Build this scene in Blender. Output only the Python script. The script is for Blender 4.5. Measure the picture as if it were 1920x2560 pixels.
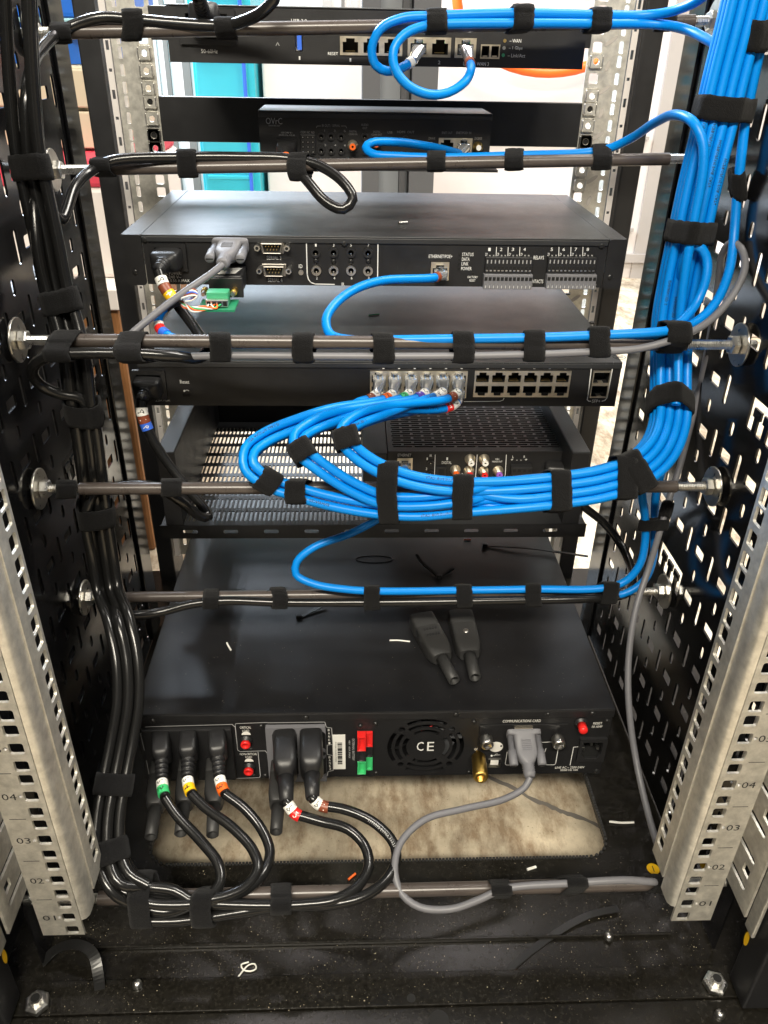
import bpy, math, random
from mathutils import Vector, Matrix, noise
from mathutils.geometry import delaunay_2d_cdt as cdt
random.seed(7)
R = math.radians
scene = bpy.context.scene
for o in list(bpy.data.objects): bpy.data.objects.remove(o)
COL = scene.collection

# ------------------------------------------------------------------ camera
F_PX, PITCH, YAW, ROLL = 1990.2, .537305, -.044324, .019687
CAM = Vector((-.020998, 0, .612371))
def _basis():
    cp, sp = math.cos(PITCH), math.sin(PITCH)
    m = Matrix.Rotation(YAW, 3, 'Z')
    fw, up, rt = m @ Vector((0, cp, -sp)), m @ Vector((0, sp, cp)), m @ Vector((1, 0, 0))
    return rt*math.cos(ROLL)+up*math.sin(ROLL), -rt*math.sin(ROLL)+up*math.cos(ROLL), fw
RT, UP, FW = _basis()
cd = bpy.data.cameras.new('camera'); cam = bpy.data.objects.new('camera', cd); COL.objects.link(cam)
cd.sensor_fit = 'HORIZONTAL'; cd.sensor_width = 36; cd.lens = F_PX/1920*36
cd.clip_start = .01; cd.clip_end = 60
cam.matrix_world = Matrix(((RT.x, UP.x, -FW.x, CAM.x), (RT.y, UP.y, -FW.y, CAM.y), (RT.z, UP.z, -FW.z, CAM.z), (0, 0, 0, 1)))
scene.camera = cam
scene.render.resolution_x, scene.render.resolution_y = 768, 1024

# ------------------------------------------------------------------ world, lamps, exposure
w = bpy.data.worlds.new('World'); scene.world = w; w.use_nodes = True
w.node_tree.nodes['Background'].inputs[0].default_value = (.62, .64, .68, 1)
w.node_tree.nodes['Background'].inputs[1].default_value = .10
def lamp(name, loc, tgt, sx, sy, watt, col):
    l = bpy.data.lights.new(name, 'AREA'); l.shape = 'RECTANGLE'; l.size = sx; l.size_y = sy; l.energy = watt; l.color = col
    o = bpy.data.objects.new(name, l); COL.objects.link(o); o.location = loc
    o.rotation_euler = (Vector(tgt)-Vector(loc)).to_track_quat('-Z', 'Y').to_euler()
    return o
lamp('ceiling_lamp', (-.25, -1.15, 2.15), (.0, .6, .15), 1.5, .16, 120, (1, .92, .77))
lamp('window_lamp', (-.95, 2.5, 1.75), (-.2, .7, .1), .9, .7, 230, (.76, .87, 1))
lamp('ceiling_lamp', (1.5, .8, 2.7), (.9, .9, -.2), .4, 1.8, 110, (1, .95, .86))
lamp('ceiling_lamp', (.2, 1.9, 2.7), (.1, 2.8, .2), 2.8, .3, 60, (1, .92, .90))
v = scene.view_settings; v.view_transform = 'Standard'; v.look = 'None'; v.exposure = 0; v.gamma = 1

# ------------------------------------------------------------------ pixel helper: a pixel gives a direction, the plane gives the distance
def P(x, y, X=None, Y=None, Z=None):
    d = FW + RT*((x-960)/F_PX) + UP*((1280-y)/F_PX)
    t = (X-CAM.x)/d.x if X is not None else (Y-CAM.y)/d.y if Y is not None else (Z-CAM.z)/d.z
    return CAM + d*t

# ------------------------------------------------------------------ materials
MATS = {}
def mat(name, col, rough=.5, metal=0, spec=.5, bump=0, bscale=800, var=0, vscale=30, trans=0, coat=0, ior=1.45, sheen=0, emit=0):
    if name in MATS: return MATS[name]
    m = bpy.data.materials.new(name); m.use_nodes = True; nt = m.node_tree; b = nt.nodes['Principled BSDF']
    c = (*col, 1); b.inputs['Base Color'].default_value = c; b.inputs['Roughness'].default_value = rough
    b.inputs['Metallic'].default_value = metal; b.inputs['Specular IOR Level'].default_value = spec
    b.inputs['Transmission Weight'].default_value = trans; b.inputs['Coat Weight'].default_value = coat; b.inputs['IOR'].default_value = ior
    if sheen: b.inputs['Sheen Weight'].default_value = sheen; b.inputs['Sheen Roughness'].default_value = .6
    if emit: b.inputs['Emission Color'].default_value = c; b.inputs['Emission Strength'].default_value = emit
    tc = nt.nodes.new('ShaderNodeNewGeometry')
    if bump:
        n = nt.nodes.new('ShaderNodeTexNoise'); n.inputs['Scale'].default_value = bscale; n.inputs['Detail'].default_value = 3
        nt.links.new(tc.outputs['Position'], n.inputs['Vector'])
        bp = nt.nodes.new('ShaderNodeBump'); bp.inputs['Strength'].default_value = bump; bp.inputs['Distance'].default_value = .0008
        nt.links.new(n.outputs['Fac'], bp.inputs['Height']); nt.links.new(bp.outputs['Normal'], b.inputs['Normal'])
    if var:
        n = nt.nodes.new('ShaderNodeTexNoise'); n.inputs['Scale'].default_value = vscale; n.inputs['Detail'].default_value = 6; n.inputs['Roughness'].default_value = .65
        nt.links.new(tc.outputs['Position'], n.inputs['Vector'])
        rmp = nt.nodes.new('ShaderNodeValToRGB'); rmp.color_ramp.elements[0].position = .3; rmp.color_ramp.elements[1].position = .7
        rmp.color_ramp.elements[0].color = (*[max(0, k*(1-var)) for k in col], 1); rmp.color_ramp.elements[1].color = (*[min(1, k*(1+var)) for k in col], 1)
        nt.links.new(n.outputs['Fac'], rmp.inputs['Fac']); nt.links.new(rmp.outputs['Color'], b.inputs['Base Color'])
        mr = nt.nodes.new('ShaderNodeMapRange'); mr.inputs['To Min'].default_value = max(.03, rough-.12); mr.inputs['To Max'].default_value = min(1, rough+.12)
        nt.links.new(n.outputs['Fac'], mr.inputs['Value']); nt.links.new(mr.outputs['Result'], b.inputs['Roughness'])
    MATS[name] = m; return m
M = dict(
 coat=mat('black_powder_coat', (.012, .012, .013), .42, spec=.5, bump=.25, bscale=2600, var=.2, vscale=40),
 coat2=mat('charcoal_lid', (.026, .027, .029), .40, spec=.5, bump=.2, bscale=2600, var=.12, vscale=25),
 gloss=mat('glossy_black_steel', (.006, .006, .0065), .14, spec=.5, var=.25, vscale=18),
 upslid=mat('dusty_black_lid', (.010, .010, .011), .34, spec=.5, bump=.10, bscale=2200, var=.3, vscale=14),
 base=mat('dusty_black_base', (.010, .009, .007), .22, spec=.45, bump=.08, bscale=700, var=.6, vscale=300),
 dark=mat('dark_cavity', (.006, .006, .006), .7),
 plastic=mat('black_plastic', (.016, .016, .017), .38, spec=.5, bump=.15, bscale=1800),
 rubber=mat('black_rubber', (.028, .028, .028), .48, spec=.45, bump=.1, bscale=1500),
 cord=mat('black_cord_jacket', (.010, .010, .010), .22, spec=.55),
 fuzz=mat('black_loop_fabric', (.006, .006, .0065), .95, spec=.1, bump=1.0, bscale=1300, sheen=.06, var=.5, vscale=900),
 blue=mat('blue_cable_jacket', (.0, .205, .66), .36, spec=.34, bump=.06, bscale=260),
 grey=mat('grey_cable_jacket', (.150, .150, .163), .42, spec=.45),
 greyplug=mat('grey_moulded_plastic', (.155, .155, .168), .5, spec=.4, bump=.08, bscale=1500),
 zinc=mat('galvanised_steel', (.66, .64, .58), .44, metal=.75, var=.20, vscale=130, bump=.12, bscale=500),
 chrome=mat('plated_steel', (.74, .73, .70), .30, metal=1, var=.1, vscale=200),
 washer=mat('steel_washer', (.55, .53, .48), .30, metal=1, var=.15, vscale=120),
 sleeve=mat('grey_brown_pvc_sleeve', (.068, .056, .050), .30, spec=.55, var=.12, vscale=60),
 nickel=mat('dull_nickel_shell', (.36, .34, .31), .36, metal=.95),
 tin=mat('tinned_port_shell', (.74, .66, .52), .34, metal=.9, var=.08, vscale=200),
 gold=mat('gold_contacts', (.85, .62, .25), .3, metal=1),
 brass=mat('knurled_brass', (.80, .52, .13), .28, metal=1, bump=.5, bscale=1400),
 screw=mat('black_screw', (.05, .05, .05), .28, metal=.7),
 white=mat('white_print', (.78, .78, .76), .6),
 dim=mat('grey_print', (.30, .30, .30), .6),
 line=mat('thin_grey_print', (.42, .42, .42), .6),
 clear=mat('clear_plug_plastic', (.90, .93, .96), .10, trans=.85, ior=1.4),
 wire=mat('pale_blue_core', (.10, .32, .75), .4),
 wlabel=mat('white_marker_sleeve', (.80, .79, .74), .45), ink=mat('black_ink', (.02, .02, .02), .6),
 red=mat('red_plastic', (.72, .02, .018), .35), orange=mat('orange_marker', (.85, .14, .015), .4), yellow=mat('yellow_marker', (.85, .50, .01), .4),
 green=mat('green_marker', (.05, .50, .17), .4), brown=mat('brown_marker', (.22, .055, .025), .4), purple=mat('purple_marker', (.10, .05, .42), .4),
 mblue=mat('blue_marker', (.04, .14, .66), .4), violet=mat('violet_plastic', (.33, .12, .55), .4),
 pcb=mat('green_circuit_board', (.02, .22, .11), .4), term=mat('green_terminal', (.05, .34, .17), .45),
 concrete=mat('stained_concrete', (.55, .475, .355), .78, bump=.35, bscale=160, var=.40, vscale=11),
 ivory=mat('ivory_wall_paint', (.66, .625, .605), .6, var=.05, vscale=3), trim=mat('taupe_wall_trim', (.40, .375, .35), .6), gap=mat('dark_wall_groove', (.16, .145, .13), .7),
 teal=mat('teal_cabinet_paint', (.03, .46, .56), .35), column=mat('grey_column_paint', (.085, .088, .095), .6), column2=mat('pale_grey_column_paint', (.20, .215, .235), .6),
 bluebin=mat('blue_bin_plastic', (.015, .13, .55), .4), cyanbin=mat('pale_cyan_bin_plastic', (.30, .55, .62), .4), cream=mat('cream_cabinet_paint', (.55, .49, .36), .5), pink=mat('red_carton', (.62, .05, .085), .6), carton=mat('white_carton', (.72, .66, .62), .7), wood=mat('brown_board', (.22, .095, .032), .55, var=.25, vscale=12),
 grit=mat('pale_grit', (.36, .31, .22), .7), copper=mat('copper_wire_core', (.75, .33, .14), .35, metal=1), tie=mat('black_nylon_tie', (.015, .015, .015), .3))

def stain_concrete(m):
    nt = m.node_tree; b = nt.nodes['Principled BSDF']; old = b.inputs['Base Color'].links[0].from_socket; g = nt.nodes.new('ShaderNodeNewGeometry')
    mp = nt.nodes.new('ShaderNodeMapping'); mp.inputs['Scale'].default_value = (1.6, .7, 1); nt.links.new(g.outputs['Position'], mp.inputs['Vector'])
    n = nt.nodes.new('ShaderNodeTexNoise'); n.inputs['Scale'].default_value = 22; n.inputs['Detail'].default_value = 8; n.inputs['Roughness'].default_value = .72; nt.links.new(mp.outputs['Vector'], n.inputs['Vector'])
    r = nt.nodes.new('ShaderNodeValToRGB'); r.color_ramp.elements[0].position = .36; r.color_ramp.elements[0].color = (.30, .20, .12, 1); r.color_ramp.elements[1].position = .56; r.color_ramp.elements[1].color = (1, 1, 1, 1); nt.links.new(n.outputs['Fac'], r.inputs['Fac'])
    mx = nt.nodes.new('ShaderNodeMix'); mx.data_type = 'RGBA'; mx.blend_type = 'MULTIPLY'; mx.inputs['Factor'].default_value = .72
    nt.links.new(old, mx.inputs['A']); nt.links.new(r.outputs['Color'], mx.inputs['B'])
    n2 = nt.nodes.new('ShaderNodeTexNoise'); n2.inputs['Scale'].default_value = 420; n2.inputs['Detail'].default_value = 2; nt.links.new(g.outputs['Position'], n2.inputs['Vector'])
    r2 = nt.nodes.new('ShaderNodeValToRGB'); r2.color_ramp.elements[0].position = .25; r2.color_ramp.elements[0].color = (.35, .3, .25, 1); r2.color_ramp.elements[1].position = .33; r2.color_ramp.elements[1].color = (1, 1, 1, 1); nt.links.new(n2.outputs['Fac'], r2.inputs['Fac'])
    m2 = nt.nodes.new('ShaderNodeMix'); m2.data_type = 'RGBA'; m2.blend_type = 'MULTIPLY'; m2.inputs['Factor'].default_value = 1
    nt.links.new(mx.outputs['Result'], m2.inputs['A']); nt.links.new(r2.outputs['Color'], m2.inputs['B']); nt.links.new(m2.outputs['Result'], b.inputs['Base Color'])
stain_concrete(M['concrete'])

# ------------------------------------------------------------------ mesh builder
class MB:
    def __init__(s): s.v = []; s.f = []; s.mi = []; s.sm = []; s.mats = []
    def m(s, m):
        if m not in s.mats: s.mats.append(m)
        return s.mats.index(m)
    def add(s, vs, fs, mat, smooth=False):
        k = len(s.v); i = s.m(mat); s.v += [Vector(a) for a in vs]
        for f in fs: s.f.append([k+j for j in f]); s.mi.append(i); s.sm.append(smooth)
        return s
    def box(s, x0, x1, y0, y1, z0, z1, mat):
        vs = [(x, y, z) for z in (z0, z1) for y in (y0, y1) for x in (x0, x1)]
        return s.add(vs, [(0, 2, 3, 1), (4, 5, 7, 6), (0, 1, 5, 4), (2, 6, 7, 3), (0, 4, 6, 2), (1, 3, 7, 5)], mat)
    def openbox(s, x0, x1, y0, y1, z0, z1, mat):   # cavity open towards -Y
        vs = [(x, y, z) for z in (z0, z1) for y in (y0, y1) for x in (x0, x1)]
        return s.add(vs, [(0, 2, 3, 1), (4, 5, 7, 6), (2, 6, 7, 3), (0, 4, 6, 2), (1, 3, 7, 5)], mat)
    def cyl(s, p0, p1, r0, mat, r1=None, n=16, caps=(1, 1), smooth=True):
        p0, p1 = Vector(p0), Vector(p1); r1 = r0 if r1 is None else r1
        d = (p1-p0).normalized(); a = d.orthogonal().normalized(); b = d.cross(a)
        vs = [p+(a*math.cos(t)+b*math.sin(t))*r for p, r in ((p0, r0), (p1, r1)) for t in [2*math.pi*i/n for i in range(n)]]
        s.add(vs, [(i, (i+1) % n, n+(i+1) % n, n+i) for i in range(n)], mat, smooth)
        if caps[0]: s.add(vs[:n], [tuple(reversed(range(n)))], mat)
        if caps[1]: s.add(vs[n:], [tuple(range(n))], mat)
        return s
    def prof(s, p0, p1, prof, mat, n=18):          # lathe: prof = [(t, r)] along p0->p1 (t in metres)
        p0, p1 = Vector(p0), Vector(p1); d = (p1-p0).normalized(); a = d.orthogonal().normalized(); b = d.cross(a)
        vs = [p0+d*t+(a*math.cos(g)+b*math.sin(g))*r for t, r in prof for g in [2*math.pi*i/n for i in range(n)]]
        fs = [(k*n+i, k*n+(i+1) % n, (k+1)*n+(i+1) % n, (k+1)*n+i) for k in range(len(prof)-1) for i in range(n)]
        fs += [tuple(reversed(range(n))), tuple(range((len(prof)-1)*n, len(prof)*n))]
        return s.add(vs, fs, mat, True)
    def tube(s, path, r, mat, n=10, caps=True):
        vs, fs = [], []; m = len(path); T = [(path[min(i+1, m-1)]-path[max(i-1, 0)]).normalized() for i in range(m)]
        a = T[0].orthogonal().normalized()
        for i in range(m):
            a = (a-T[i]*a.dot(T[i])).normalized(); b = T[i].cross(a); rr = r(i/(m-1)) if callable(r) else r
            vs += [path[i]+(a*math.cos(2*math.pi*k/n)+b*math.sin(2*math.pi*k/n))*rr for k in range(n)]
        fs = [(i*n+k, i*n+(k+1) % n, (i+1)*n+(k+1) % n, (i+1)*n+k) for i in range(m-1) for k in range(n)]
        s.add(vs, fs, mat, True)
        if caps: s.add(vs[:n], [tuple(reversed(range(n)))], mat); s.add(vs[-n:], [tuple(range(n))], mat)
        return s
    def loft(s, p0, d, up, secs, mat, n=24, smooth=True):   # secs = (t, half width, half height, power[, up shift])
        p0, d = Vector(p0), Vector(d).normalized(); up = Vector(up); up = (up-d*up.dot(d)).normalized(); u = d.cross(up)
        vs = []
        for sc in secs:
            t, hw, hh, pw = sc[:4]; sh = sc[4] if len(sc) > 4 else 0
            for k in range(n):
                g = 2*math.pi*(k+.5)/n; c, q = math.cos(g), math.sin(g)
                x = math.copysign(abs(c)**(2/pw), c)*hw; y = math.copysign(abs(q)**(2/pw), q)*hh
                vs.append(p0+d*t+u*x+up*(y+sh))
        m = len(secs)
        s.add(vs, [(i*n+k, i*n+(k+1) % n, (i+1)*n+(k+1) % n, (i+1)*n+k) for i in range(m-1) for k in range(n)], mat, smooth)
        s.add(vs[:n], [tuple(reversed(range(n)))], mat); s.add(vs[-n:], [tuple(range(n))], mat)
        return s
    def plate(s, outer, holes, t, fn, mat):        # flat sheet with real holes; fn maps (u, v, w) to world
        vs, es, K = [], [], 1000
        for poly in [outer]+list(holes):
            k = len(vs); n = len(poly); vs += [Vector((a*K, b*K)) for a, b in poly]; es += [(k+q, k+(q+1) % n) for q in range(n)]
        n0 = len(outer); co, ed, fa, ov, oe, of = cdt(vs, es, [], 1, 1e-6)
        key = lambda a, b: (a, b) if a < b else (b, a)
        wall = {key(*e): o for e, o in zip(ed, oe) if o}; adj = {}
        for f, t3 in enumerate(fa):
            for q in range(len(t3)): adj.setdefault(key(t3[q], t3[(q+1) % len(t3)]), []).append(f)
        st = [f for e, o in wall.items() if any(x < n0 for x in o) for f in adj.get(e, ())]; keep = set(st)
        while st:
            f = st.pop(); t3 = fa[f]
            for q in range(len(t3)):
                e = key(t3[q], t3[(q+1) % len(t3)])
                if e in wall: continue
                for g in adj[e]:
                    if g not in keep: keep.add(g); st.append(g)
        n = len(co); V = [fn(c.x/K, c.y/K, w_) for w_ in (-t/2, t/2) for c in co]; F = []
        for f in keep: F.append(tuple(fa[f])); F.append(tuple(n+q for q in reversed(fa[f])))
        for a, b in wall: F.append((a, b, n+b, n+a))
        s.add(V, F, mat)
        return s
    def mesh(s, name):
        me = bpy.data.meshes.new(name); c = Vector((0, 0, 0))
        lo = Vector([min(a[k] for a in s.v) for k in range(3)]); hi = Vector([max(a[k] for a in s.v) for k in range(3)]); c = (lo+hi)/2
        me.from_pydata([a-c for a in s.v], [], s.f); me.polygons.foreach_set('material_index', s.mi); me.polygons.foreach_set('use_smooth', s.sm)
        for m in s.mats: me.materials.append(m)
        me.update(); return me, c
WL = {}
def build(mb, name, parent=None, label=None, cat=None, group=None, kind=None, bevel=0):
    me, c = mb.mesh(name); o = bpy.data.objects.new(name, me); COL.objects.link(o)
    if parent: o.parent = parent; o.location = c-WL[parent.name]
    else: o.location = c
    WL[o.name] = c
    tag(o, label, cat, group, kind)
    if bevel:
        b = o.modifiers.new('bevel', 'BEVEL'); b.width = bevel; b.segments = 2; b.limit_method = 'ANGLE'; b.angle_limit = R(40)
    return o
def tag(o, label=None, cat=None, group=None, kind=None):
    for k, x in (('label', label), ('category', cat), ('group', group), ('kind', kind)):
        if x: o[k] = x
def thing(name, label, cat, loc, group=None):
    o = bpy.data.objects.new(name, None); COL.objects.link(o); o.location = loc; o.empty_display_size = .02
    WL[o.name] = Vector(loc); tag(o, label, cat, group); return o

# outlines
def rect(x0, x1, y0, y1, r=0, n=4):
    if not r: return [(x0, y0), (x1, y0), (x1, y1), (x0, y1)]
    out = []
    for cx, cy, a in ((x1-r, y0+r, -90), (x1-r, y1-r, 0), (x0+r, y1-r, 90), (x0+r, y0+r, 180)):
        out += [(cx+r*math.cos(R(a+90*i/n)), cy+r*math.sin(R(a+90*i/n))) for i in range(n+1)]
    return out
def crect(cx, cy, w, h, r=0, n=3): return rect(cx-w/2, cx+w/2, cy-h/2, cy+h/2, r, n)
def circ(cx, cy, r, n=16): return [(cx+r*math.cos(2*math.pi*i/n), cy+r*math.sin(2*math.pi*i/n)) for i in range(n)]
def xz(y): return lambda u, v, w: (u, y+w, v)
def yz(x): return lambda u, v, w: (x+w, u, v)
def xy(z): return lambda u, v, w: (u, v, z+w)

# lettering fitted to a pixel box on a plane facing the camera side (normal -Y)
def text(parent, body, px0, px1, py, hpx, Y, m=None, rot=0, name='lettering', skew=0):
    cu = bpy.data.curves.new('t', 'FONT'); cu.body = body; cu.size = 1; cu.align_x = 'CENTER'; cu.resolution_u = 2
    ob = bpy.data.objects.new('t', cu); me = bpy.data.meshes.new_from_object(ob)
    vs = [vv.co.copy() for vv in me.vertices]; fs = [tuple(p.vertices) for p in me.polygons]
    bpy.data.objects.remove(ob); bpy.data.curves.remove(cu); bpy.data.meshes.remove(me)
    if rot: vs = [Vector((a.y*(1 if rot < 0 else -1), -a.x*(1 if rot < 0 else -1), 0)) for a in vs]
    x0, x1 = min(a.x for a in vs), max(a.x for a in vs); y0, y1 = min(a.y for a in vs), max(a.y for a in vs)
    A = P(px0, py, Y=Y); B = P(px1, py, Y=Y); pm = (px0+px1)/2; zt = P(pm, py-hpx/2, Y=Y).z; zb = P(pm, py+hpx/2, Y=Y).z
    out = [(A.x+(a.x-x0)/(x1-x0)*(B.x-A.x)+skew*(a.y-y0)/(y1-y0), Y, zb+(a.y-y0)/(y1-y0)*(zt-zb)) for a in vs]
    mb = MB(); mb.add(out, fs, m or M['white']); return build(mb, name, parent)
def stroke(parent, pts, wm, Y, m=None, name='printed_line'):
    q = [P(a, b, Y=Y) for a, b in pts]; mb = MB()
    for a, b in zip(q, q[1:]):
        d = (b-a).normalized(); n = Vector((d.z, 0, -d.x))*wm/2; e = d*wm*.35
        mb.add([a-n-e, b-n+e, b+n+e, a+n-e], [(0, 1, 2, 3)], m or M['white'])
    return build(mb, name, parent)
def screw(parent, px, py, Y, r=.0028, m=None):
    c = P(px, py, Y=Y); mb = MB(); m = m or M['screw']
    mb.prof((c.x, Y+.001, c.z), (c.x, Y-.002, c.z), [(0, r), (.0016, r), (.0024, r*.8), (.0027, r*.45)], m, 14)
    y = Y-.00175
    mb.box(c.x-r*.6, c.x+r*.6, y-.0003, y+.0006, c.z-r*.13, c.z+r*.13, M['dark']); mb.box(c.x-r*.13, c.x+r*.13, y-.0004, y+.0005, c.z-r*.6, c.z+r*.6, M['dark'])
    return build(mb, 'screw', parent)

# ------------------------------------------------------------------ paths
def spline(pts, step=.006):
    pts = [Vector(p) for p in pts]; q = [pts[0]*2-pts[1]]+pts+[pts[-1]*2-pts[-2]]; out = []
    for i in range(1, len(q)-2):
        a, b, c, d = q[i-1:i+3]
        n = max(2, min(40, int((c-b).length/step)+1))
        t1 = max((b-a).length**.5, 1e-6); t2 = max((c-b).length**.5, 1e-6); t3 = max((d-c).length**.5, 1e-6)
        m1 = ((b-a)/t1-(c-a)/(t1+t2)+(c-b)/t2)*t2; m2 = ((c-b)/t2-(d-b)/(t2+t3)+(d-c)/t3)*t2
        for k in range(n):
            t = k/n; out.append(b*(2*t**3-3*t*t+1)+m1*(t**3-2*t*t+t)+c*(-2*t**3+3*t*t)+m2*(t**3-t*t))
    out.append(pts[-1]); return out
def px(pts): return [P(a, b, Y=c) if not isinstance(c, Vector) else c for a, b, c in pts]
def seglen(path):
    s = [0]
    for a, b in zip(path, path[1:]): s.append(s[-1]+(b-a).length)
    return s
def sub(path, s0, s1, step=.002):
    S = seglen(path); n = max(2, int((s1-s0)/step)+1); out = []; j = 0
    for k in range(n+1):
        s = min(max(s0+(s1-s0)*k/n, 0), S[-1]-1e-9)
        while j < len(S)-2 and S[j+1] < s: j += 1
        t = (s-S[j])/max(S[j+1]-S[j], 1e-9); out.append(path[j].lerp(path[j+1], t))
    return out
def onpath(parent, path, s, body, h, r, m, flip=1, name='lettering', length=None):   # lettering wrapped on a cable, facing the aisle
    cu = bpy.data.curves.new('t', 'FONT'); cu.body = body; cu.size = 1; cu.align_x = 'CENTER'; cu.resolution_u = 1
    ob = bpy.data.objects.new('t', cu); me = bpy.data.meshes.new_from_object(ob)
    vs = [vv.co.copy() for vv in me.vertices]; fs = [tuple(p.vertices) for p in me.polygons]
    bpy.data.objects.remove(ob); bpy.data.curves.remove(cu); bpy.data.meshes.remove(me)
    y0, y1 = min(a.y for a in vs), max(a.y for a in vs); k = h/max(y1-y0, .5); out = []
    for a in vs:
        ss = s+flip*a.x*k*(1 if not length else length/(h*len(body)*.6)); q = sub(path, max(ss, 0), ss+.002, .002); p = q[0]; T = (q[-1]-q[0]).normalized()
        f = Vector((0, -.75, .66)); f = (f-T*f.dot(T)).normalized(); sd = f.cross(T)*flip
        an = (a.y-(y0+y1)/2)*k/r; out.append(p+(f*math.cos(an)-sd*math.sin(an))*(r+.00025))
    mb = MB(); mb.add(out, fs, m); return build(mb, name, parent)

# ================================================================== THE SETTING
FLOOR = -.15
mb = MB(); mb.box(-6, 6, -3, 8, FLOOR-.05, FLOOR, M['concrete']); flo = build(mb, 'floor', kind='structure')
cr = [P(a, b, Z=FLOOR) for a, b in ((1190, 1925), (1240, 1950), (1290, 1972), (1320, 1992), (1370, 2012), (1410, 2030), (1450, 2042), (1500, 2066), (1560, 2090))]; mb = MB(); vs = []
for i, q in enumerate(spline(cr, .006)): k = .0062+.004*noise.noise(q*160); vs += [q+Vector((.4*k, -k, .0008)), q+Vector((0, .3*k+.0012*noise.noise(q*300), .0008))]
mb.add(vs, [(2*i, 2*i+2, 2*i+3, 2*i+1) for i in range(len(vs)//2-1)], M['gap']); build(mb, 'crack', flo)
YW = 3.0
mb = MB(); mb.box(-4, 4, YW, YW+.1, FLOOR, 3.0, M['ivory']); wall = build(mb, 'wall_back', kind='structure')
for x0, x1, m in ((-1.02, -.97, 'trim'), (-.90, -.87, 'gap'), (-.80, -.74, 'trim'), (-.70, -.65, 'trim'), (-.63, -.615, 'gap'), (-.575, -.55, 'gap'), (-.50, -.45, 'trim'),
                  (-.115, -.085, 'trim'), (-.055, -.045, 'gap'), (-.025, .0, 'trim'), (1.02, 1.075, 'trim'), (1.12, 1.14, 'trim'), (1.33, 1.36, 'trim')):
    mb = MB(); mb.box(x0, x1, YW-.012, YW, FLOOR, 2.8, M[m]); build(mb, 'batten', wall)
for z0, z1, x0, x1, m in ((.325, .335, .28, 1.0, 'trim'), (.02, .032, .28, 1.0, 'trim'), (.035, .05, 1.15, 1.9, 'trim'), (FLOOR+.06, FLOOR+.09, .2, 2.4, 'trim')):
    mb = MB(); mb.box(x0, x1, YW-.02, YW, z0, z1, M[m]); build(mb, 'rail_moulding', wall)
# teal drawer cabinet against the wall
t = thing('drawer_cabinet', 'teal metal drawer cabinet standing against the pale wall behind the rack', 'cabinet', (-.35, 2.6, FLOOR))
A = P(500, 300, Y=2.4); B = P(652, 300, Y=2.4)
mb = MB(); mb.box(A.x-.01, B.x-.012, 2.42, 2.9, FLOOR, 1.0, M['teal']); build(mb, 'carcass', t, bevel=.004)
for z0 in [FLOOR+.02+.142*i for i in range(8)]:
    mb = MB(); mb.box(A.x, B.x-.03, 2.40, 2.42, z0, z0+.132, M['teal']); dr = build(mb, 'drawer_front', t, bevel=.003)
    mb = MB(); mb.box(A.x+.01, B.x-.04, 2.392, 2.40, z0+.112, z0+.122, M['teal']); build(mb, 'handle', dr, bevel=.002)
mb = MB(); mb.cyl((B.x-.034, 2.39, FLOOR), (B.x-.036, 2.39, 1.0), .005, M['mblue']); build(mb, 'hanging_cable', label='thin blue cable hanging down the front of the teal cabinet', cat='cable')
mb = MB(); mb.box(B.x, B.x+.34, 2.5, 2.9, FLOOR, .62, M['ivory']); build(mb, 'white_cupboard', label='white cupboard beside the teal drawer cabinet', cat='cupboard', bevel=.006)
# grey steel column
t = thing('steel_column', 'grey steel column rising from the floor behind the hub box', 'column', (.06, 1.8, FLOOR))
for x0, x1, y0, m in ((905, 950, 1.80, 'column'), (950, 1003, 1.84, 'column2'), (1003, 1020, 1.83, 'column'), (1020, 1027, 1.86, 'column2'), (1027, 1092, 1.80, 'column')):
    mb = MB(); mb.box(P(x0, 300, Y=1.8).x, P(x1, 300, Y=1.8).x-.001, y0, 1.95, FLOOR, 2.6, M[m]); build(mb, 'flange' if m == 'column' else 'web', t)
# orange hoop on the wall
mb = MB(); c = P(1385, -8, Y=2.9); mb.tube([c+Vector((math.cos(R(a))*.30, 0, math.sin(R(a))*.205)) for a in range(0, 361, 8)], .016, M['orange']); build(mb, 'coiled_hose', label='orange hose coiled on the pale wall behind the router', cat='hose')
# left of the rack: shelf goods seen through the gap
def crate(name, label, cat, x0, x1, y0, y1, z0, z1, m, bev=.006):
    mb = MB(); mb.box(x0, x1, y0, y1, z0, z1, M[m]); return build(mb, name, label=label, cat=cat, bevel=bev)
crate('board_cabinet', 'tall brown wooden cabinet standing left of the rack', 'cabinet', -.95, -.36, 1.15, 1.75, FLOOR, .27, 'wood')
crate('flat_board', 'flat brown board lying on the wooden cabinet left of the rack', 'board', -.96, -.355, 1.14, 1.76, .27, .30, 'carton', .002)
crate('white_carton', 'white cardboard carton on the wooden cabinet', 'carton', -.95, -.36, 1.2, 1.7, .30, .425, 'carton')
crate('red_carton', 'red carton stacked on the white carton', 'carton', -.95, -.365, 1.2, 1.7, .425, .462, 'pink')
t = thing('parts_drawer', 'small cream parts drawers standing on the red carton', 'drawers', (-.6, 1.4, .462))
mb = MB(); mb.box(-.80, -.385, 1.3, 1.7, .462, .571, M['cream']); build(mb, 'case', t, bevel=.003)
for k in range(2):
    mb = MB(); mb.box(-.79, -.395, 1.285, 1.30, .466+.053*k, .514+.053*k, M['cream']); d = build(mb, 'drawer', t, bevel=.002)
    mb = MB(); mb.prof((-.428, 1.285, .49+.053*k), (-.428, 1.27, .49+.053*k), [(0, .003), (.006, .004), (.010, .0035)], M['chrome']); build(mb, 'knob', d)
t = thing('storage_bin', 'blue plastic storage bin with a pale cyan rim left of the rack', 'bin', (-.6, 1.4, .571))
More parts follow.
